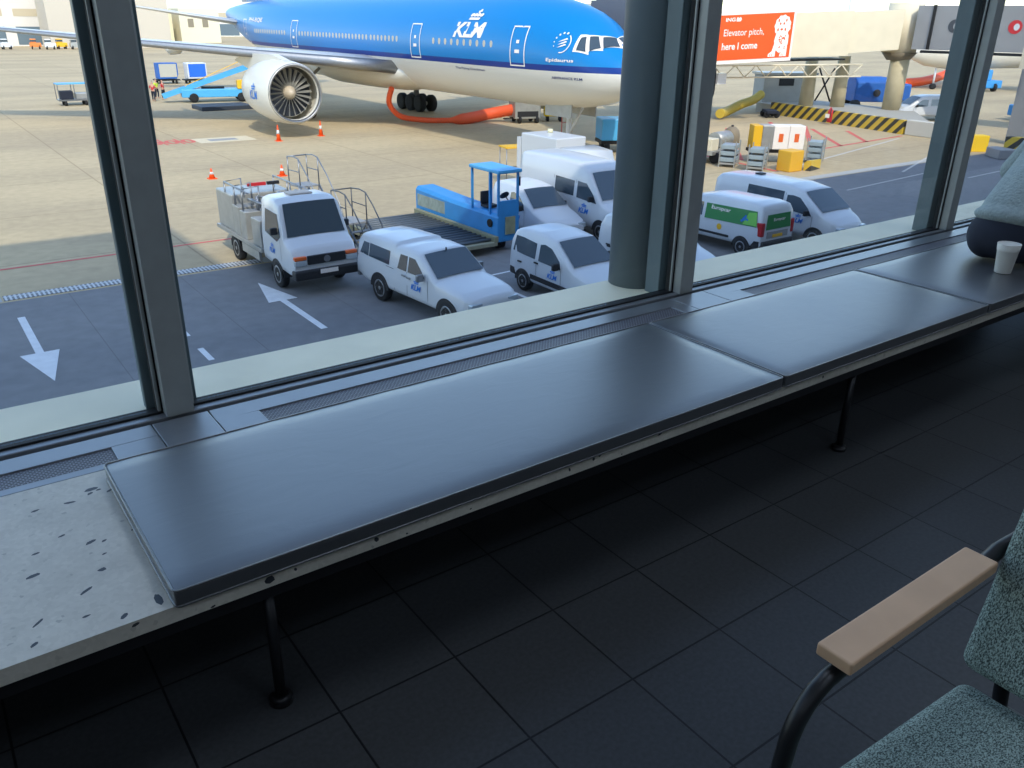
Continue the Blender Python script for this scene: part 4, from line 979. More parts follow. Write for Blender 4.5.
# ------------------------------------------------------------------ access stairs
def stairs(name, loc, rz, H, w, plat, run, lab, cat='steps', m_=STEEL, arch=True):
    t = thing(name, lab, cat, loc, rz)
    MB().box(0, plat, -w/2, w/2, H-.05, H).build('platform', GREY, t)
    n = max(4, int(H/.24))
    for i in range(n):
        z = H*(1-(i+1)/(n+1)); x = plat+run*(i+1)/(n+1)
        MB().box(x-.09, x+.09, -w/2, w/2, z-.03, z).build('tread', GREY, t)
    for s in (1, -1):
        y = s*w/2
        m = MB().tube([(plat, y, H), (plat+run, y, .1)], .035, 8)
        for x in (.03, plat-.03): m.tube([(x, y, 0), (x, y, H)], .03, 8)
        m.tube([(.03, y, .15), (plat-.03, y, H-.1)], .02, 6).tube([(plat-.03, y, .2), (.03, y, H-.1)], .02, 6)
        m.build('side_frame', m_, t)
        pts = [(.03, y, H+.95), (plat*.6, y, H+1.0), (plat, y, H+.95)]
        if arch: pts += [(plat+run*.35, y, H*.72+.95), (plat+run*.8, y, H*.25+.95), (plat+run, y, .75), (plat+run+.02, y, .12)]
        m = MB().tube(pts, .022, 8).tube([(.03, y, H), (.03, y, H+.95)], .022, 8).tube([(plat, y, H), (plat, y, H+.95)], .022, 8).tube([(.03, y, H+.5), (plat, y, H+.5)], .018, 6)
        m.build('hand_rail', m_, t)
    MB().tube([(.03, -w/2, H+.95), (.03, w/2, H+.95)], .022, 8).build('end_rail', m_, t)
    return t
DKS = mat('galvanised_dark', (104, 106, 108), .5, metal=.5)
stairs('access_stairs', gp(11.8, 26.0), FACE+.05, 1.15, .75, 1.0, 1.2, 'low grey steel access steps with curved rails between truck and pickup', 'steps', DKS)
stairs('tall_access_stairs', gp(11.5, 28.9), FACE+.12, 1.9, .75, .8, 1.6, 'taller steel access steps with hooped rails rising behind the service truck cab', 'steps', STEEL)

# ------------------------------------------------------------------ cargo pallet loader
t = thing('cargo_loader', 'blue pallet transporter with roller deck and open driver cab', 'cargo loader', gp(14.6, 25.6), 0)
MB().box(-2.0, 1.35, -2.9, 2.6, .28, .42).build('deck_frame', mat('deck_olive', (150, 148, 126), .7, noise=.1), t, bevel=.02)
ro = None
for i in range(17):
    y = -2.65+.30*i
    if ro is None: ro = MB().cyl((-1.75, 0, 0), (1.2, 0, 0), .06, n=10).build('roller', mat('roller_grey', (96, 104, 112), .5, metal=.4), t); r = ro
    else: r = ro.copy(); C.objects.link(r); r.parent = t
    r.location = (0, y, .47)
MB().box(-2.0, -1.85, -2.9, 2.6, .42, .56).box(1.22, 1.38, -2.9, 2.6, .42, .60).build('side_rail', mat('rail_olive', (138, 138, 112), .7), t)
m = MB(); m.loft([[Vector((x, y, z)) for x, z in ((1.45, .35), (2.35, .35), (2.35, zt-.1), (2.25, zt), (1.55, zt), (1.45, zt-.12))] for y, zt in ((-2.75, 1.3), (-1.0, 1.3), (.3, 1.32), (2.85, 1.42))], sm=False)
m.build('engine_housing', BLUE, t, bevel=.03)
MB().box(1.44, 1.455, .7, 2.7, .7, 1.15).build('side_panel', mat('dull_panel', (150, 160, 150), .6, noise=.2, nscale=5), t)
MB().box(1.75, 2.15, -2.8, -2.74, .6, 1.2).build('front_panel', mat('rust_panel', (150, 150, 120), .7, noise=.2, nscale=5), t)
MB().cyl((1.40, -2.3, .95), (1.46, -2.3, .95), .14, n=18).build('filler_ring', DKSTEEL, t)
m = MB()
for x, y in ((1.5, -2.7), (2.3, -2.7), (1.5, -1.1), (2.3, -1.1), (1.5, -2.2)): m.box(x-.035, x+.035, y-.035, y+.035, 1.25, 2.66)
m.build('cab_posts', BLUE, t); MB().box(1.42, 2.4, -2.82, -1.0, 2.66, 2.78).build('cab_roof', BLUEL, t, bevel=.03)
MB().box(1.5, 2.3, -2.76, -2.68, 1.27, 1.75).build('cab_front', BLUE, t)
MB().box(1.7, 2.15, -1.75, -1.3, 1.32, 1.42).box(1.7, 2.15, -1.36, -1.28, 1.42, 1.85).build('driver_seat', BLACK, t, bevel=.03)
MB().tube([(2.0, -2.6, 1.7), (2.0, -2.35, 1.85)], .02, 6).cyl((2.0, -2.36, 1.84), (2.0, -2.33, 1.87), .17, n=18).build('steering_wheel', BLACK, t)
MB().cyl((2.36, -2.7, 2.2), (2.36, -2.7, 2.5), .05).build('work_lamp', BLACK, t)
for wx, wy in ((1.9, -2.2), (1.9, 2.4), (-1.6, 2.0), (-1.6, -2.2)): m = MB(); m.lathe([(-.12, .1), (-.12, .22), (.12, .22), (.12, .1)], (wx, wy, .222), 'x', 18); m.build('wheel', RUBBER, t)

# yellow topped work stand behind the loader
t = thing('work_stand', 'light frame work stand with orange-yellow top platform beyond the blue cab', 'steps', gp(24.1, 33.1), -.2)
MB().box(-.55, .55, -.45, .45, 1.75, 1.82).build('platform', YEL, t)
m = MB()
for x in (-.5, .5):
    for y in (-.4, .4): m.tube([(x, y, 0), (x, y, 1.75)], .025, 6)
m.tube([(-.5, -.4, .9), (.5, -.4, .9)], .02, 6).tube([(.5, -.4, 1.75), (1.3, -.4, 0)], .03, 6).tube([(.5, .4, 1.75), (1.3, .4, 0)], .03, 6)
m.build('frame', STEEL, t)
for i in range(5): MB().box(.55+.14*i, .72+.14*i, -.4, .4, 1.45-.3*i, 1.48-.3*i).build('tread', GREY, t)

# ------------------------------------------------------------------ around the nose gear
def tubepath(pts, n=8):
    out = []; P = [Vector(p) for p in pts]
    for i in range(len(P)-1):
        p0, p1, p2, p3 = P[max(i-1, 0)], P[i], P[i+1], P[min(i+2, len(P)-1)]
        for k in range(n):
            q = k/n; out.append(.5*((2*p1)+(-p0+p2)*q+(2*p0-5*p1+4*p2-p3)*q*q+(-p0+3*p1-3*p2+p3)*q**3))
    return out+[P[-1]]
hose = tag(MB().tube(tubepath([(29.9, 56.0, G+2.7), (30.2, 57.0, G+1.6), (31.3, 57.4, G+.6), (32.9, 56.8, G+.3), (34.6, 55.6, G+.3), (36.2, 55.4, G+.4), (38.3, 55.4, G+.65), (40.0, 53.8, G+1.1)]), [.2]*33+[.24, .3, .36, .4]+[.42]*20, 12).build('air_hose', mat('hose_orange', (240, 96, 52), .6, bump=.4, bscale=6)), 'thick orange air hose hanging from the airliner belly', 'hose')
def wheels4(t, xs, ys, r, w=.2):
    for x in xs:
        for y in ys: m = MB(); m.lathe([(-w/2, r*.4), (-w/2, r*.93), (-w*.3, r), (w*.3, r), (w/2, r*.93), (w/2, r*.4)], (x, y, r), 'x', 18); m.build('wheel', RUBBER, t)
t = thing('ground_power_unit', 'grey ground power unit under the airliner nose, at the end of the orange hose', 'ground power unit', gp(40.5, 53.9), -.3)
MB().box(-1.2, .9, -.8, .8, .35, 1.7).build('housing', SILV, t, bevel=.05); MB().box(-1.0, .7, -.82, -.80, .5, .9).build('louvre', BLACK, t); wheels4(t, (-.8, .6), (-.7, .7), .28)
MB().tube([(-1.2, -.3, .4), (-2.0, -.3, .35)], .05, 6).build('tow_bar', DKSTEEL, t)
t = thing('yellow_equipment_box', 'yellow equipment box under the airliner nose, dark lettering on its side', 'equipment', gp(43.0, 53.6), -.6)
MB().box(-.8, .8, -.6, .6, .4, 1.35).build('housing', mat('bright_yellow', (250, 214, 20), .5), t, bevel=.06); MB().box(-.5, .4, -.62, -.60, .8, 1.0).build('lettering_plate', BLACK, t); wheels4(t, (-.5, .5), (-.45, .45), .2)
for x in (-.9, .0, ): pass
t = thing('marker_posts', 'pair of thin red and white posts standing near the nose wheel', 'posts', gp(33.9, 41.0), 0)
for x in (-.35, .35): MB().tube([(x, 0, 0), (x, 0, 2.1)], .03, 6).build('post', PAINTR, t)
MB().tube([(-.35, 0, 1.6), (.35, 0, 1.6)], .02, 6).build('cross_bar', PAINTR, t)
t = thing('blue_power_unit', 'blue boxy ground power unit on wheels beside the dark column, below the cockpit', 'ground power unit', gp(36.2, 38.5), -.5)
MB().box(-1.4, 1.4, -.9, .9, .75, 2.0).build('housing', BLUEL, t, bevel=.06); MB().box(-.2, .5, -.92, -.9, .95, 1.6).build('panel', CREAM, t)
MB().box(-1.4, 1.4, -.9, .9, .55, .74).build('chassis', DKSTEEL, t); wheels4(t, (-1.0, 1.0), (-.7, .7), .36)

# ------------------------------------------------------------------ left middle distance: baggage handling
def worker(x, y, rz, vest, lab, lift=0):
    t = thing('person', lab, 'person', gp(x, y, lift), rz, 'ground crew by the belt loader')
    b = skin_obj('body', [[(0, 0, .95, .12), (0, 0, 1.15, .12), (0, 0, 1.38, .13), (0, 0, 1.5, .055), (.01, 0, 1.6, .08), (.01, 0, 1.72, .085)],
                          [('i', 0), (.02, .1, .85, .085), (.08, .11, .48, .06), (.02, .11, .08, .045), (.14, .12, .04, .04)],
                          [('i', 0), (-.02, -.1, .85, .085), (-.04, -.11, .48, .06), (-.12, -.11, .08, .045), (.0, -.12, .04, .04)],
                          [('i', 2), (0, .2, 1.38, .055), (.06, .27, 1.12, .042), (.24, .26, 1.0, .033), (.3, .25, .98, .035)],
                          [('i', 2), (0, -.2, 1.38, .055), (.04, -.27, 1.12, .042), (.2, -.26, .98, .033), (.26, -.25, .96, .035)]], SKIN, t, 1)
    skin_obj('vest', [[(0, 0, .88, .14), (0, 0, 1.15, .145), (0, 0, 1.36, .155)], [('i', 2), (0, .2, 1.38, .075), (.04, .26, 1.15, .06)], [('i', 2), (0, -.2, 1.38, .075), (.03, -.26, 1.15, .06)]], vest, t, 1)
    skin_obj('trousers', [[(0, 0, .93, .13)], [('i', 0), (.02, .1, .83, .10), (.08, .11, .48, .075), (.03, .11, .12, .065)], [('i', 0), (-.02, -.1, .83, .10), (-.04, -.11, .48, .075), (-.11, -.11, .12, .065)]], NAVY, t, 1)
    skin_obj('hair', [[(-.01, 0, 1.74, .085), (-.02, 0, 1.78, .07)]], BLACK, t, 1)
worker(20.3, 84.0, 1.0, REDM, 'ground worker in red jacket, leftmost of two in red by the belt loader')
worker(21.6, 85.6, 2.5, REDM, 'ground worker in red jacket nearest the foot of the belt loader')
worker(21.35, 86.9, -.8, HIVIS, 'ground worker in yellow vest between the two in red')
worker(16.1, 85.6, .4, HIVIS, 'ground worker in yellow vest beside the baggage carts, left of the window post')
# baggage cart
def cart(x, y, rz, lab, w=2.6):
    t = thing('baggage_cart', lab, 'baggage cart', gp(x, y), rz, 'baggage carts behind the aircraft wing')
    MB().box(-w/2, w/2, -.75, .75, .4, .52).build('deck', STEEL, t); MB().box(-w/2, w/2, -.75, .75, 1.75, 1.82).build('roof', BLUEL, t)
    m = MB()
    for a in (-w/2+.04, 0, w/2-.04):
        for b in (-.72, .72): m.box(a-.03, a+.03, b-.03, b+.03, .52, 1.75)
    m.build('frame', STEEL, t); wheels4(t, (-w/2+.5, w/2-.5), (-.6, .6), .2)
    MB().box(-w/2+.2, -.1, -.6, .5, .52, 1.2).build('luggage', NAVY, t, bevel=.05); MB().box(.1, w/2-.2, -.5, .6, .52, 1.0).build('luggage', SILV, t, bevel=.05)
cart(13.6, 83.6, 0, 'open baggage cart with pale blue roof, left end of the cart line')
cart(16.6, 84.2, .05, 'open baggage cart partly behind the leftmost window post')
cart(19.2, 85.6, 1.2, 'open baggage cart next to the red-jacketed workers')
# containers on dollies
def container(x, y, m1, m2, lab):
    t = thing('cargo_container', lab, 'container', gp(x, y), .0, 'cargo containers on dollies')
    m = MB(); m.prism([(-1.0, .55), (1.0, .55), (1.2, .95), (1.2, 2.25), (-1.0, 2.25)], -.75, .75, 'xz'); m.build('shell', m1, t, bevel=.04)
    MB().box(-.85, 1.05, -.775, -.755, .75, 2.15).build('front_panel', m2, t)
    MB().box(-1.3, 1.3, -.9, .9, .35, .5).build('dolly', DKSTEEL, t); wheels4(t, (-.9, .9), (-.7, .7), .17)
container(27.2, 105.5, BLUET, mat('container_grey', (190, 186, 172), .5), 'grey-fronted cargo container, left of the two beyond the belt loader')
container(30.2, 104.5, WHITE, mat('container_blue', (40, 110, 220), .5), 'bright blue-fronted cargo container beyond the belt loader')
# belt loader: chassis + inclined conveyor
t = thing('belt_loader', 'light blue belt loader with inclined conveyor rising towards the engine', 'belt loader', gp(25.2, 81.5), -.2)
MB().box(-3.0, 3.4, -.9, .9, .45, 1.15).build('chassis', BLUEL, t, bevel=.06); wheels4(t, (), (), .3)
for wx in (-2.0, 2.2):
    for s in (-1, 1): m = MB(); m.lathe([(-.12, .2), (-.12, .4), (.12, .4), (.12, .2)], (wx, s*.85, .42), 'y', 20); m.build('wheel', RUBBER, t)
m = MB(); A = Vector((-4.6, 0, .55)); B = Vector((4.6, 0, 3.5)); d = (B-A).normalized(); nn_ = Vector((-d.z, 0, d.x))
for y0, y1, h0, h1, nm, mm in ((-.45, .45, -.1, .05, 'belt', BLACK), (-.55, -.45, -.2, .18, 'side_beam', BLUEL), (.45, .55, -.2, .18, 'side_beam', BLUEL)):
    q = MB(); q.add([p+nn_*h+Vector((0, y, 0)) for p in (A, B) for h in (h0, h1) for y in (y0, y1)], [(0, 1, 3, 2), (4, 6, 7, 5), (0, 4, 5, 1), (2, 3, 7, 6), (0, 2, 6, 4), (1, 5, 7, 3)]); q.build(nm, mm, t)
MB().tube([A+Vector((2, -.5, .9)), B+Vector((0, -.5, .9))], .03, 6).tube([B+Vector((0, -.5, .9)), B+Vector((0, -.5, 0))], .03, 6).tube([A+Vector((2, -.5, .9)), A+Vector((2, -.5, .5))], .03, 6).build('hand_rail', YEL, t)
MB().box(1.9, 2.8, -1.0, -.1, 1.15, 1.9).build('driver_cab', YEL, t, bevel=.05); MB().box(-1.2, .8, -.3, .3, 1.15, 1.35).build('lift_frame', DKSTEEL, t)
t = tag(MB().prism([(-2.2, 0), (2.2, 0), (2.2, .34), (-2.2, .34)], -1.5, 1.5, 'xz').build('flat_dolly', mat('dolly_dark', (52, 60, 72), .6), loc=gp(23.6, 74.8), bevel=.05), 'low dark flat pallet dolly in the wing shadow left of the engine', 'dolly')
# ------------------------------------------------------------------ background halls (colours paled to stand in for haze), pier and parked equipment
def hall(name, x0, x1, y0, y1, h, lab, m=BUILD, roof=BUILDG, openings=0):
    t = thing(name, lab, 'building', gp((x0+x1)/2, (y0+y1)/2)); w = (x1-x0)/2; d = (y1-y0)/2
    MB().box(-w, w, -d, d, 0, h).build('walls', m, t); MB().box(-w-.5, w+.5, -d-.5, d+.5, h, h+2.2).build('roof_band', roof, t)
    for i in range(openings):
        a = -w+(i+.12)*2*w/openings; b = -w+(i+.84)*2*w/openings
        MB().box(a, b, -d-.05, -d+.02, .3, 4.2).build('bay_door', mat('bay_dark', (96, 112, 122), .7), t)
        MB().box(a, b, -d-.06, -d+.02, 6.4, 8.0).build('window_band', mat('band_tan', (190, 176, 150), .7), t)
    return t
hall('cargo_hall', -60, 36, 236, 270, 11.5, 'long pale cargo hall at far left beyond the wing', openings=12)
hall('cream_hall', 66, 190, 330, 370, 15.5, 'long cream hall far behind the aircraft tail', mat('cream_hall', (226, 224, 214), .8), mat('pale_green_roof', (176, 196, 186), .7), 10)
t = tag(MB().box(0, 26, 0, 12, 0, 19).build('beige_block', mat('beige_block', (196, 186, 170), .8), loc=gp(33.5, 221)), 'plain beige block building beside the leftmost window post', 'building')
hall('distant_office', 210, 400, 420, 450, 14, 'low distant terminal building beyond the jet bridge', mat('dist_wall', (190, 190, 184), .8), mat('dist_roof', (160, 168, 174), .7), 0)
t = thing('yellow_building', 'pale yellow small building seen above the airliner wing', 'building', gp(70, 262))
MB().box(-9, 0, -5, 5, 0, 8.5).build('left_block', mat('pale_yellow', (222, 208, 168), .8), t); MB().box(2, 13, -5, 5, 0, 8.8).build('right_block', mat('pale_cream', (226, 218, 190), .8), t)
for x in (-7, -3, 5, 9): MB().box(x-.8, x+.8, -5.05, -5, 4, 6.2).build('window', mat('far_window', (140, 130, 110), .6), t)
# parked vehicles far left, one thing each
cols = [(WHITE, 'white'), (mat('far_orange', (226, 130, 60), .5), 'orange'), (mat('far_red', (190, 50, 44), .5), 'red'), (YEL, 'yellow'), (SILV, 'grey')]
xs_ = [(19.5, 4, 'left end of the far row'), (24.0, 0, 'second in the far row from the left'), (29.5, 1, 'beside the beige block building'), (32.0, 0, 'between an orange and a yellow one'), (34.6, 3, 'nearly mid-row'), (37.0, 4, 'right of the yellow one'), (39.6, 0, 'left of the red one'), (42.2, 2, 'near the window post'), (44.8, 0, 'right end of the far row by the window post')]
for x, ci, w_ in xs_:
    m_, cn = cols[ci]
    t = thing('parked_tug', 'tiny %s service vehicle %s' % (cn, w_), 'service vehicle', gp(x, 214+random.uniform(-2, 2)), random.uniform(-.2, .2), 'far row of service vehicles')
    MB().box(-1.1, 1.1, -.9, .9, .45, 1.3).build('body', m_, t, bevel=.08); MB().box(-.9, .2, -.8, .8, 1.3, 2.1).build('cab', m_, t, bevel=.1); MB().box(-.92, .22, -.82, .7, 1.5, 1.9).build('cab_window', DKGLASS, t)
    wheels4(t, (-.7, .7), (-.75, .75), .4)
t = thing('light_pole', 'thin pale lamp mast beside the leftmost window post', 'lamp mast', gp(44.0, 206))
MB().cyl((0, 0, 0), (0, 0, 14), .3, .2, 10).build('mast', WHITE, t); MB().box(-1.5, 1.5, -.3, .3, 8.8, 9.6).build('lamp_head', SILV, t)
t = thing('light_pole', 'tall thin white mast rising above the jet bridge', 'lamp mast', gp(150, 100))
MB().cyl((0, 0, 0), (0, 0, 22), .25, .2, 10).build('mast', WHITE, t); MB().box(-.8, .8, -.3, .3, 21.8, 22.4).build('lamp_head', SILV, t)

# ================================================================== JET BRIDGE with advert
def slab(m, a, b, th, z0a, z1a, z0b, z1b):
    """vertical-sided block along a->b (2D, left side is a flank), thickness th away from camera"""
    a = Vector(a); b = Vector(b); d = (b-a).normalized(); n = Vector((-d.y, d.x))
    if n.dot(a) < 0: n = -n
    n = n*th; P = lambda p, z: (p.x, p.y, G+z)
    vs = [P(a, z0a), P(b, z0b), P(b+n, z0b), P(a+n, z0a), P(a, z1a), P(b, z1b), P(b+n, z1b), P(a+n, z1a)]
    m.add(vs, [(3, 2, 1, 0), (4, 5, 6, 7), (0, 1, 5, 4), (1, 2, 6, 5), (2, 3, 7, 6), (3, 0, 4, 7)], False); return m
br_ = thing('jet_bridge', 'long cream telescopic passenger boarding bridge crossing behind the middle post', 'boarding bridge', (0, 0, 0))
slab(MB(), (67.4, 39.9), (63.6, 42.3), 2.6, 5.55, 8.5, 5.2, 8.2).build('inner_tunnel', CREAM, br_)
slab(MB(), (63.7, 41.95), (59.0, 45.0), 3.0, 5.05, 8.35, 4.85, 8.05).build('middle_tunnel', CREAM, br_)
slab(MB(), (59.0, 44.6), (50.0, 50.6), 3.4, 4.75, 8.3, 4.4, 8.0).build('outer_tunnel', CREAM, br_)
slab(MB(), (63.7, 42.1), (50.5, 50.8), 2.9, 4.72, 4.84, 4.2, 4.36).build('floor_rail', DKSTEEL, br_)
MB().cyl((69.3, 40.7, G+.8), (69.3, 40.7, G+5.3), .75, n=28).build('rotunda_column', COLM, br_)
MB().cyl((69.3, 41.0, G+5.3), (69.3, 41.0, G+9.0), 1.35, n=28).build('rotunda', CREAM, br_)
MB().cyl((69.3, 40.9, G+4.7), (69.3, 40.9, G+5.3), .9, 1.4, n=28).build('column_head', mat('head_brown', (120, 108, 88), .7), br_)
# lift columns with V brace
for i, (x, y) in enumerate(((65.4, 46.4), (67.2, 44.5))):
    MB().cyl((x, y, G+.8), (x, y, G+4.9), .62, .5, n=20).build('lift_column', COLM, br_)
MB().tube([(65.9, 45.9, G+3.9), (66.8, 45.0, G+1.2)], .08, 6).tube([(66.8, 45.0, G+3.9), (65.9, 45.9, G+1.2)], .08, 6).build('brace', DKSTEEL, br_)
# underside lattice truss
tr = MB(); a = Vector((64.2, 40.8)); b = Vector((51.4, 49.4)); n = 18
for z0, z1 in (((3.55), (3.25)), ((4.45), (4.15))):
    tr.tube([(a.x, a.y, G+z0), (b.x, b.y, G+z1)], .07, 6)
for i in range(n):
    p = a.lerp(b, i/n); q = a.lerp(b, (i+1)/n); zl = G+3.55-.3*i/n; zh = zl+.9
    tr.tube([(p.x, p.y, zl if i % 2 else zh), (q.x, q.y, zh if i % 2 else zl)], .05, 5)
tr.build('lattice_truss', CREAM, br_)
MB().box(53.6, 54.6, 46.4, 46.9, G+2.9, G+3.7).build('junction_box', WHITE, br_)
MB().tube(tubepath([(52.6, 46.9, G+4.0), (52.5, 46.9, G+2.2), (52.9, 46.7, G+1.5), (53.3, 46.5, G+2.2), (53.3, 46.5, G+4.0)], 5), .12, 8).build('cable_loop', RUBBER, br_)
MB().box(51.0, 51.25, 46.4, 46.65, G, G+4.2).build('post', CREAM, br_)
# cab section at the aircraft
cab = slab(MB(), (50.5, 50.6), (40.0, 43.6), 3.0, 4.4, 8.0, 4.4, 8.4).build('cab_tunnel', CREAM, br_)
m = MB()
for k in range(9):
    x = 39.9-.42*k; m.box(x-.32, x, 37.6, 41.6, G+4.2, G+8.9-.07*k)
    m.box(x-.40, x-.33, 37.4, 41.8, G+4.1, G+9.05-.07*k)
m.build('bellows_canopy', mat('bellows_grey', (118, 118, 120), .8), br_, label='grey pleated canopy')
MB().box(36.6, 40.2, 37.2, 42, G+9.1, G+9.35).build('canopy_roof', mat('canopy_dark', (70, 80, 80), .7), br_)
# advert board
sa = Vector((52.2, 45.5)); sb = Vector((57.0, 42.6)); 
sign = thing('advert_board', 'orange bank advert board with white lion, on the jet bridge side', 'sign', (sa.x, sa.y, G+4.55))
du = (sb-sa); Ls = du.length; du.normalize(); nrm = Vector((du.y, -du.x)); 
if nrm.dot(sa) > 0: nrm = -nrm
def sp(u, v, off=0, tilt=.33): # u 0..1 along, v height
    return Vector((du.x*Ls*u+nrm.x*off, du.y*Ls*u+nrm.y*off, v+tilt*u))
def spanel(m, u0, u1, v0, v1, o0, o1):
    vs = [sp(u, v, o) for o in (o0, o1) for u, v in ((u0, v0), (u1, v0), (u1, v1), (u0, v1))]
    m.add(vs, [(3, 2, 1, 0), (4, 5, 6, 7), (0, 1, 5, 4), (1, 2, 6, 5), (2, 3, 7, 6), (3, 0, 4, 7)], False); return m
spanel(MB(), -.05, 1.03, -.12, 3.55, -.3, 0).build('frame', SIGNW, sign)
spanel(MB(), -.075, -.03, -1.6, 4.2, -.35, .05).build('frame_post', CREAM, sign)
spanel(MB(), 0, 1, .14, 3.28, .01, .03).build('poster', STRIPE_SIGN, sign)
m = MB()
text_on(m, 'ING', lambda u, v: sp(.07+.13*u, 2.83+.27*v, .05), .03); 
m.add([sp(.215+.07*a, 2.82+.3*b, .05) for a, b in ((0, 0), (.8, 0), (1, .5), (.8, 1), (.5, .8), (.1, 1), (0, .5))], [tuple(range(7))], False)
text_on(m, 'Elevator pitch,', lambda u, v: sp(.06+.55*u, 1.68+.62*v, .05), .003)
text_on(m, 'here I come', lambda u, v: sp(.05+.49*u, .86+.5*v, .05), .02)
m.build('lettering', SIGNW, sign)
# lion: mane, head, chest, legs, paws
def blob(m, cu, cv, ru, rv, off, n=18, jag=0):
    m.add([sp(cu+ru*(1+jag*(i % 2))*math.cos(2*PI*i/n), cv+rv*(1+jag*(i % 2))*math.sin(2*PI*i/n), off) for i in range(n)], [tuple(range(n))], False)
m = MB()
blob(m, .86, 2.36, .105, .72, .045, 22, .10); blob(m, .865, 1.35, .095, .85, .047, 18, .05)
m.add([sp(u, v, .046) for u, v in ((.78, 1.3), (.83, 1.1), (.80, .55), (.80, .22), (.70, .22), (.705, .42), (.75, .62))], [tuple(range(7))], False)
m.add([sp(u, v, .048) for u, v in ((.93, 1.6), (.955, .9), (.955, .22), (.86, .22), (.865, .42), (.90, .6), (.88, 1.2))], [tuple(range(7))], False)
lo = m.build('lion', SIGNW, sign)
m = MB()
for cu, cv, ru, rv in ((.825, 2.52, .012, .09), (.875, 2.52, .012, .09), (.85, 2.12, .018, .08), (.80, 2.75, .01, .12), (.905, 2.75, .01, .12), (.80, 2.1, .01, .12), (.90, 2.1, .01, .12)):
    blob(m, cu, cv, ru, rv, .055, 8)
for i in range(26):
    r_ = random.Random(i); blob(m, .82+.10*r_.random(), .75+.95*r_.random(), .009, .05, .055, 5)
for u in (.725, .75, .885, .91): m.add([sp(u, .25, .055), sp(u+.006, .25, .055), sp(u+.006, .42, .055), sp(u, .42, .055)], [(0, 1, 2, 3)], False)
m.build('lion_markings', STRIPE_SIGN, lo)
# grey gangway from rotunda to the pier, with round logos
t = thing('fixed_gangway', 'grey fixed gangway from the rotunda to the right edge, with round logos', 'gangway', (0, 0, 0))
g0 = Vector((68.2, 39.3)); g1 = Vector((72.6, 8.0))
slab(MB(), g0, g1, 3.0, 5.6, 8.8, 5.6, 8.8).build('gangway_body', GREY, t)
slab(MB(), (68.2, 38.5), (72.4, 8.0), .3, 5.35, 5.55, 5.35, 5.55).build('lower_edge', DKSTEEL, t)
gd = (g1-g0).normalized()
for k, (dist, col, lab) in enumerate(((3.0, mat('logo_dark', (70, 74, 80), .6), 'dark round logo'), (7.3, REDM, 'red round logo'))):
    c = g0+gd*dist; n2 = Vector((gd.y, -gd.x)); n2 = n2 if n2.dot(c) < 0 else -n2
    m = MB(); m.add([Vector((c.x+gd.x*.48*math.cos(a)+n2.x*.03, c.y+gd.y*.48*math.cos(a)+n2.y*.03, G+7.35+.48*math.sin(a))) for a in [2*PI*i/24 for i in range(24)]], [tuple(range(24))], False); lo = m.build('round_logo', col, t, label=lab)
    m = MB(); m.add([Vector((c.x+gd.x*(.1+.2*math.cos(a))+n2.x*.05, c.y+gd.y*(.1+.2*math.cos(a))+n2.y*.05, G+7.35+.24*math.sin(a))) for a in [2*PI*i/16 for i in range(16)]], [tuple(range(16))], False); m.build('logo_mark', GREY if k == 0 else WHITE, lo)
for dist in (1.3, 14):
    c = g0+gd*dist; MB().box(c.x-.12, c.x+.02, c.y-.1, c.y+.1, G+5.6, G+8.85).build('wall_joint', DKSTEEL, t)
MB().box(61.9, 62.9, 26.6, 27.6, G, G+5.3).build('support_pillar', GREY, t)

# barrier and plinth
m_, nt, b_, N, L = node_mat('hazard_stripes')
tc = N.new('ShaderNodeTexCoord'); sp_ = N.new('ShaderNodeSeparateXYZ'); L.new(tc.outputs['Object'], sp_.inputs[0])
ad = N.new('ShaderNodeMath'); ad.operation = 'ADD'; L.new(sp_.outputs['Y'], ad.inputs[0]); L.new(sp_.outputs['Z'], ad.inputs[1])
ad2 = N.new('ShaderNodeMath'); ad2.operation = 'ADD'; L.new(ad.outputs[0], ad2.inputs[0]); ad2.inputs[1].default_value = 1000
md = N.new('ShaderNodeMath'); md.operation = 'MODULO'; md.inputs[1].default_value = .9; L.new(ad2.outputs[0], md.inputs[0])
gt = N.new('ShaderNodeMath'); gt.operation = 'GREATER_THAN'; gt.inputs[1].default_value = .42; L.new(md.outputs[0], gt.inputs[0])
mx = N.new('ShaderNodeMix'); mx.data_type = 'RGBA'; mx.inputs[6].default_value = lin((60, 58, 52))+(1,); mx.inputs[7].default_value = lin((222, 186, 60))+(1,)
L.new(gt.outputs[0], mx.inputs[0]); L.new(mx.outputs[2], b_.inputs['Base Color']); HAZ = m_
tag(slab(MB(), (63.5, 48.6), (60.3, 34.2), .4, 0, 1.0, 0, 1.0).build('striped_barrier', HAZ), 'long low barrier striped yellow and black below the jet bridge', 'barrier')
tag(slab(MB(), (60.3, 34.0), (60.0, 30.3), .6, 0, 1.05, 0, 1.05).build('concrete_block', mat('block_pale', (206, 202, 190), .8), bevel=.05), 'plain pale concrete block at the right end of the striped barrier', 'barrier')
S(MB().prism([(63.9, 50.5), (60.9, 34.1), (63.5, 34.1), (70.5, 39.4), (71, 50.5)], G, G+.8, 'xy').build('plinth', mat('plinth', (170, 166, 156), .8)))
t = thing('fire_extinguisher', 'red wheeled fire extinguisher leaning on the striped barrier', 'fire extinguisher', gp(61.2, 41.0), 0)
MB().lathe([(.15, .05), (.17, .2), (1.05, .2), (1.2, .08), (1.3, .05)], (0, 0, 0), n=16).build('cylinder', REDM, t); MB().tube([(0, 0, 1.25), (-.2, -.2, 1.1), (-.25, -.2, .5)], .03, 6).build('hose', BLACK, t); MB().box(-.27, -.21, -.1, .25, .5, .8).build('sign_plate', SIGNW, t)
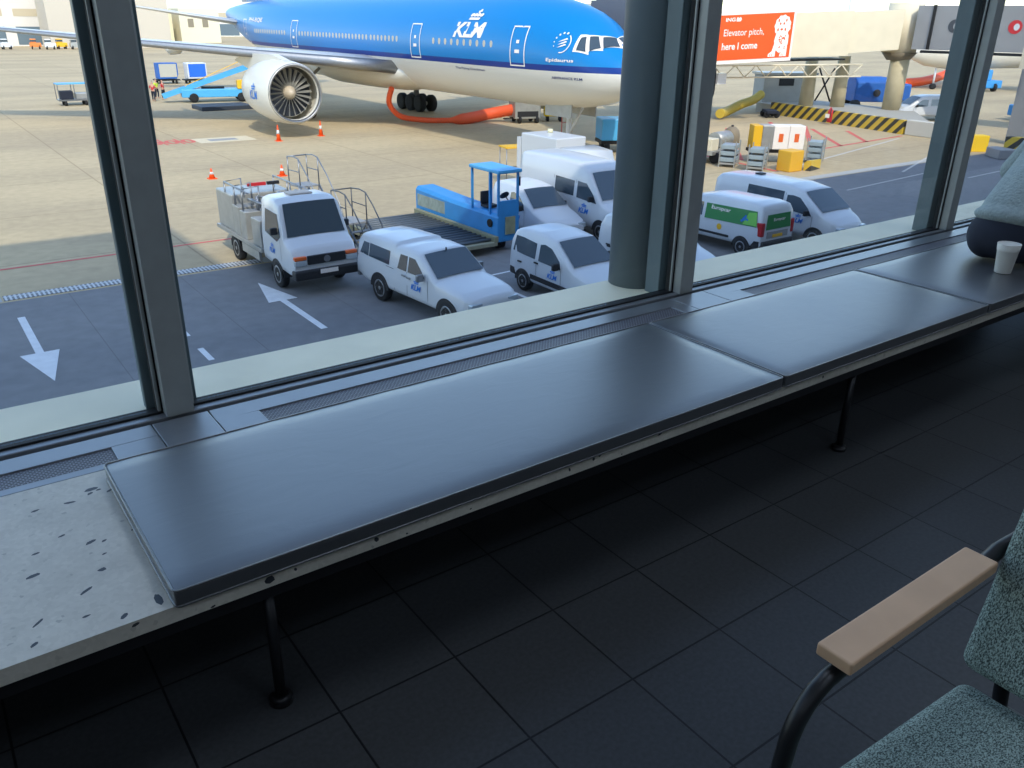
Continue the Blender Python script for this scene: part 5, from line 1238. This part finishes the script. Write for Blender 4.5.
# under-bridge equipment: yellow hose, grey pre-conditioned air unit
t = thing('air_unit', 'grey box-shaped air unit behind the left end of the striped barrier', 'air unit', gp(67.6, 50.4), -.5)
MB().box(-2.6, 2.2, -1.2, 1.2, .5, 3.1).build('housing', mat('unit_grey', (170, 172, 168), .6, noise=.08, nscale=1), t, bevel=.08)
MB().box(-2.8, 2.4, -1.35, 1.35, 3.1, 3.3).build('cover', SILV, t); MB().box(-1.2, .2, -1.24, -1.2, 2.2, 2.8).build('vent', BLACK, t); wheels4(t, (-1.9, 1.6), (-1, 1), .35)
tag(MB().tube(tubepath([(55.6, 47.5, G+.5), (57.8, 48.6, G+.5), (60.2, 49.2, G+.9), (62.4, 49.8, G+1.1), (64.0, 50.2, G+1.5)]), .38, 12).build('yellow_hose', YELG), 'fat yellow air hose rising to the grey air unit', 'hose')
t = thing('wheel_dolly', 'small dark wheeled dolly at the left end of the striped barrier', 'dolly', gp(61.3, 46.9), .9)
MB().box(-1.0, 1.0, -.5, .5, .35, .6).build('deck', NAVY, t, bevel=.05); wheels4(t, (-.7, .7), (-.42, .42), .25)

# yellow/white cart group
def rack(x, y, rz, lab, n=3):
    t = thing('storage_rack', lab, 'rack', gp(x, y), rz, 'grey slatted racks in the equipment cluster')
    MB().box(-.55, .55, -.4, .4, .15, .25).build('base', SILV, t)
    for i in range(n): MB().box(-.55, .55, -.4, .4, .3+.34*i, .52+.34*i).build('shelf_box', mat('rack_grey', (150, 164, 170), .5), t, bevel=.02)
    m = MB()
    for a in (-.58, .58):
        for b in (-.42, .42): m.box(a-.03, a+.03, b-.03, b+.03, 0, 1.4)
    m.build('frame', SILV, t)
rack(37.7, 31.2, .5, 'grey slatted rack at left of the equipment cluster'); rack(37.9, 29.4, .5, 'grey slatted rack beside the yellow box, under the cabinets'); rack(43.2, 29.5, .5, 'grey slatted rack at right end of the equipment cluster')
t = thing('electrical_cabinet', 'white and yellow cabinet unit on the equipment cluster', 'cabinet', gp(40.9, 30.9), -.62)
MB().box(-1.25, -.75, -.5, .5, .78, 2.08).build('yellow_section', YEL, t, bevel=.03); MB().box(-.74, -.1, -.5, .5, .78, 2.08).build('grey_section', SILV, t, bevel=.03)
for a in (-.09, .81): MB().box(a, a+.88, -.5, .5, .78, 2.08).build('cabinet_door', SIGNW, t, bevel=.03); MB().box(a+.3, a+.55, -.52, -.5, 1.2, 1.65).build('panel', AMBER, t)
MB().box(-1.3, 1.75, -.55, .55, .6, .77).box(-1.1, -1.0, -.5, .5, 0, .6).box(1.4, 1.5, -.5, .5, 0, .6).build('stand', DKSTEEL, t)
t = tag(MB().box(-.55, .55, -.45, .45, 0, 1.1).build('yellow_bin', mat('bin_yellow', (236, 180, 50), .5), loc=gp(39.4, 28.4), bevel=.05), 'yellow box bin at the front of the equipment cluster', 'bin')
tag(slab(MB(), (41.5, 27.9), (40.2, 27.6), .4, 0, .55, 0, .55).build('striped_block', HAZ), 'short yellow and black striped block beside the yellow bin', 'barrier')
t = thing('tow_cart', 'low cart with grey tank and yellow drawbar at left of the cluster', 'cart', gp(38.6, 33.0), .2)
MB().box(-1.6, 1.4, -.7, .7, .5, .7).build('deck', SILV, t); MB().cyl((-.3, 0, 1.15), (1.2, 0, 1.15), .45, n=18).build('tank', SILV, t); MB().box(-1.4, -.6, -.5, .5, .7, 1.35).build('locker', CREAM, t, bevel=.04)
MB().tube([(-1.6, 0, .6), (-3.0, .3, 1.2), (-3.4, .3, 1.2)], .09, 8).build('drawbar', YEL, t); wheels4(t, (-1.1, 1.0), (-.6, .6), .32)
m = MB()
t = thing('tool_bin', 'brown domed bin behind the slatted racks', 'bin', gp(40.7, 33.7), 0)
MB().lathe([(0, .5), (1.2, .5), (1.5, .42), (1.7, .2), (1.72, .01)], (0, 0, 0), n=18).build('bin_body', mat('bin_brown', (140, 126, 104), .7), t); MB().cyl((0, 0, 1.72), (0, 0, 1.8), .08).build('bin_knob', BLACK, t)

# beyond the bridge
t = thing('tarp_truck', 'blue tarpaulin-covered cargo truck seen between the bridge columns', 'truck', gp(75.6, 46.0), -.62)
MB().loft([[Vector((x, y*.9, z)) for y, z in ((-1.3, .8), (1.3, .8), (1.35, 2.5), (.8, 2.95), (-.8, 2.95), (-1.35, 2.5))] for x in (-2.6, .4)], sm=False).build('tarp', BLUET, t, bevel=.1)
MB().box(.5, 2.6, -1.15, 1.15, .7, 2.4).build('cab', BLUET, t, bevel=.15); MB().cyl((-.6, -1.3, 1.6), (-.6, -1.2, 1.6), .32, n=20).build('round_hatch', BLACK, t)
for wx in (-2.4, 2.0):
    for s in (-1, 1): m = MB(); m.lathe([(-.15, .2), (-.15, .5), (.15, .5), (.15, .2)], (wx, s*1.05, .5), 'y', 20); m.build('wheel', RUBBER, t)
t = thing('minibus', 'white minibus parked beyond the bridge column near the right post', 'van', gp(73.2, 38.0), PI*.82)
sy = vehicle(t, dict(MV, win=[[(-.8, 1.26), (.4, 1.24), (.4, 1.75), (-.8, 1.76)], [(.5, 1.24), (1.9, 1.2), (1.9, 1.72), (.5, 1.75)], MV['win'][1]]))
tag(MB().tube(tubepath([(104, 62, G+.6), (110, 61, G+.7), (118, 62, G+1.5), (124, 64, G+2.4)]), .55, 10).build('orange_duct', ORANGE), 'orange duct on the apron beyond the bridge, left of the right post', 'hose')
# second aircraft belly beyond
t = thing('second_airliner', 'pale belly and blue engine of another aircraft beyond the gangway', 'aeroplane', gp(104.5, 60.2), -.627)
rr = []
for x, r in ((-.2, .25), (.4, .8), (2, 1.5), (5, 1.95), (16, 2.0), (30, 1.9), (38, .6)):
    rr.append([Vector((x, r*math.cos(2*PI*k/24), 4.2+.03*x+r*math.sin(2*PI*k/24))) for k in range(24)])
MB().loft(rr).build('fuselage', mat('belly_cream', (214, 206, 190), .4), t)
MB().prism([(12, 0), (18, 0), (24, -14), (21.5, -14)], 3.4, 3.75, 'xy').build('wing', WING, t)
MB().lathe([(0, .75), (.1, .85), (1.5, .95), (3.2, .7)], (13.2, -5.5, 2.3), 'x', 24).build('engine', BLUE, t)
m = MB().cyl((3.6, 0, .5), (3.6, 0, 2.9), .13); go = m.build('nose_gear', WHITE, t); m = MB(); m.lathe([(-.2, .2), (-.2, .36), (.2, .36), (.2, .2)], (3.6, 0, .365), 'y', 16); m.build('wheel', RUBBER, go)
# blue tugs and stacks at far right
for (x, y, m_, nm, lab) in ((98, 40.0, BLUEL, 'aircraft_tug', 'pale blue aircraft tug at the right edge beyond the post'), (110, 54, BLUE, 'aircraft_tug', 'blue aircraft tug further beyond the bridge column'), (80, 33.0, BLUE, 'aircraft_tug', 'blue and yellow striped tug right of the right post')):
    t = thing(nm, lab, 'tug', gp(x, y), -.5)
    MB().box(-2.6, 2.6, -1.2, 1.2, .4, 1.3).build('chassis', m_, t, bevel=.1); MB().box(-.8, 1.2, -1.0, 1.0, 1.3, 2.5).build('cab', m_, t, bevel=.1); MB().box(-.85, 1.25, -.9, .9, 1.6, 2.2).build('cab_window', DKGLASS, t); wheels4(t, (-1.7, 1.7), (-1.0, 1.0), .5, .35)
t = thing('portable_cabin', 'cream portable cabin high at the right edge below the red logo', 'cabin', (0, 0, 0))
MB().box(59.8, 61.2, 25.7, 26.9, G+4.9, G+6.6).build('box', CREAM, t); MB().box(61.0, 61.2, 26.0, 26.2, G, G+4.9).build('post', GREY, t)
tag(slab(MB(), (55.6, 26.95), (56.7, 26.2), .8, 0, 1.0, 0, 1.0).build('yellow_block', mat('ramp_yellow', (240, 196, 40), .6), bevel=.03), 'solid yellow block just right of the right window post', 'barrier')
tag(MB().prism([(54.0, 24.2), (55.0, 25.5), (55.8, 25.2), (55.2, 23.6)], G, G+.55, 'xy').build('grey_ramp', GREY, bevel=.05), 'grey sloping block beside the yellow block at right', 'barrier')
tag(slab(MB(), (55.9, 24.9), (56.9, 20.0), .6, 0, 1.15, 0, 1.15).build('striped_barrier', HAZ), 'yellow and black striped barrier at the right edge of the picture', 'barrier')
# ================================================================== LIGHT
w = bpy.data.worlds.new('World'); bpy.context.scene.world = w; w.use_nodes = True
nt = w.node_tree; bg = nt.nodes['Background']; sky = nt.nodes.new('ShaderNodeTexSky'); sky.sky_type = 'NISHITA'
sky.sun_disc = False; sky.sun_elevation = math.radians(43); sky.sun_rotation = math.radians(200); sky.air_density = 1.0; sky.dust_density = .6; sky.ozone_density = 1.0
nt.links.new(sky.outputs[0], bg.inputs[0]); bg.inputs[1].default_value = .32
ld = bpy.data.lights.new('sun', 'SUN'); ld.energy = 2.3; ld.angle = .009; ld.color = (1, .93, .80)
lo = bpy.data.objects.new('sun', ld); C.objects.link(lo); lo.location = (-20, -50, 60)
lo.rotation_euler = Vector((.4, 1.0, -1.0)).to_track_quat('-Z', 'Y').to_euler()

# ================================================================== CAMERA
cd = bpy.data.cameras.new('camera'); co = bpy.data.objects.new('camera', cd); C.objects.link(co)
cd.sensor_width = 36; cd.lens = 825.24/1024*36; cd.clip_end = 5000; cd.clip_start = .02
Rr = Vector((0.81006183, -0.58618538, 0.0136575)); Ru = Vector((0.22711813, 0.33516327, 0.91437571)); Rf = Vector((0.54057117, 0.737599, -0.4046363))
M = Matrix((Rr, Ru, -Rf)).transposed().to_4x4(); M.translation = (0, 0, 1.406); co.matrix_world = M
bpy.context.scene.camera = co
vs = bpy.context.scene.view_settings; vs.view_transform = 'Standard'; vs.look = 'None'; vs.exposure = .32; vs.gamma = 1; vs.use_curve_mapping = False
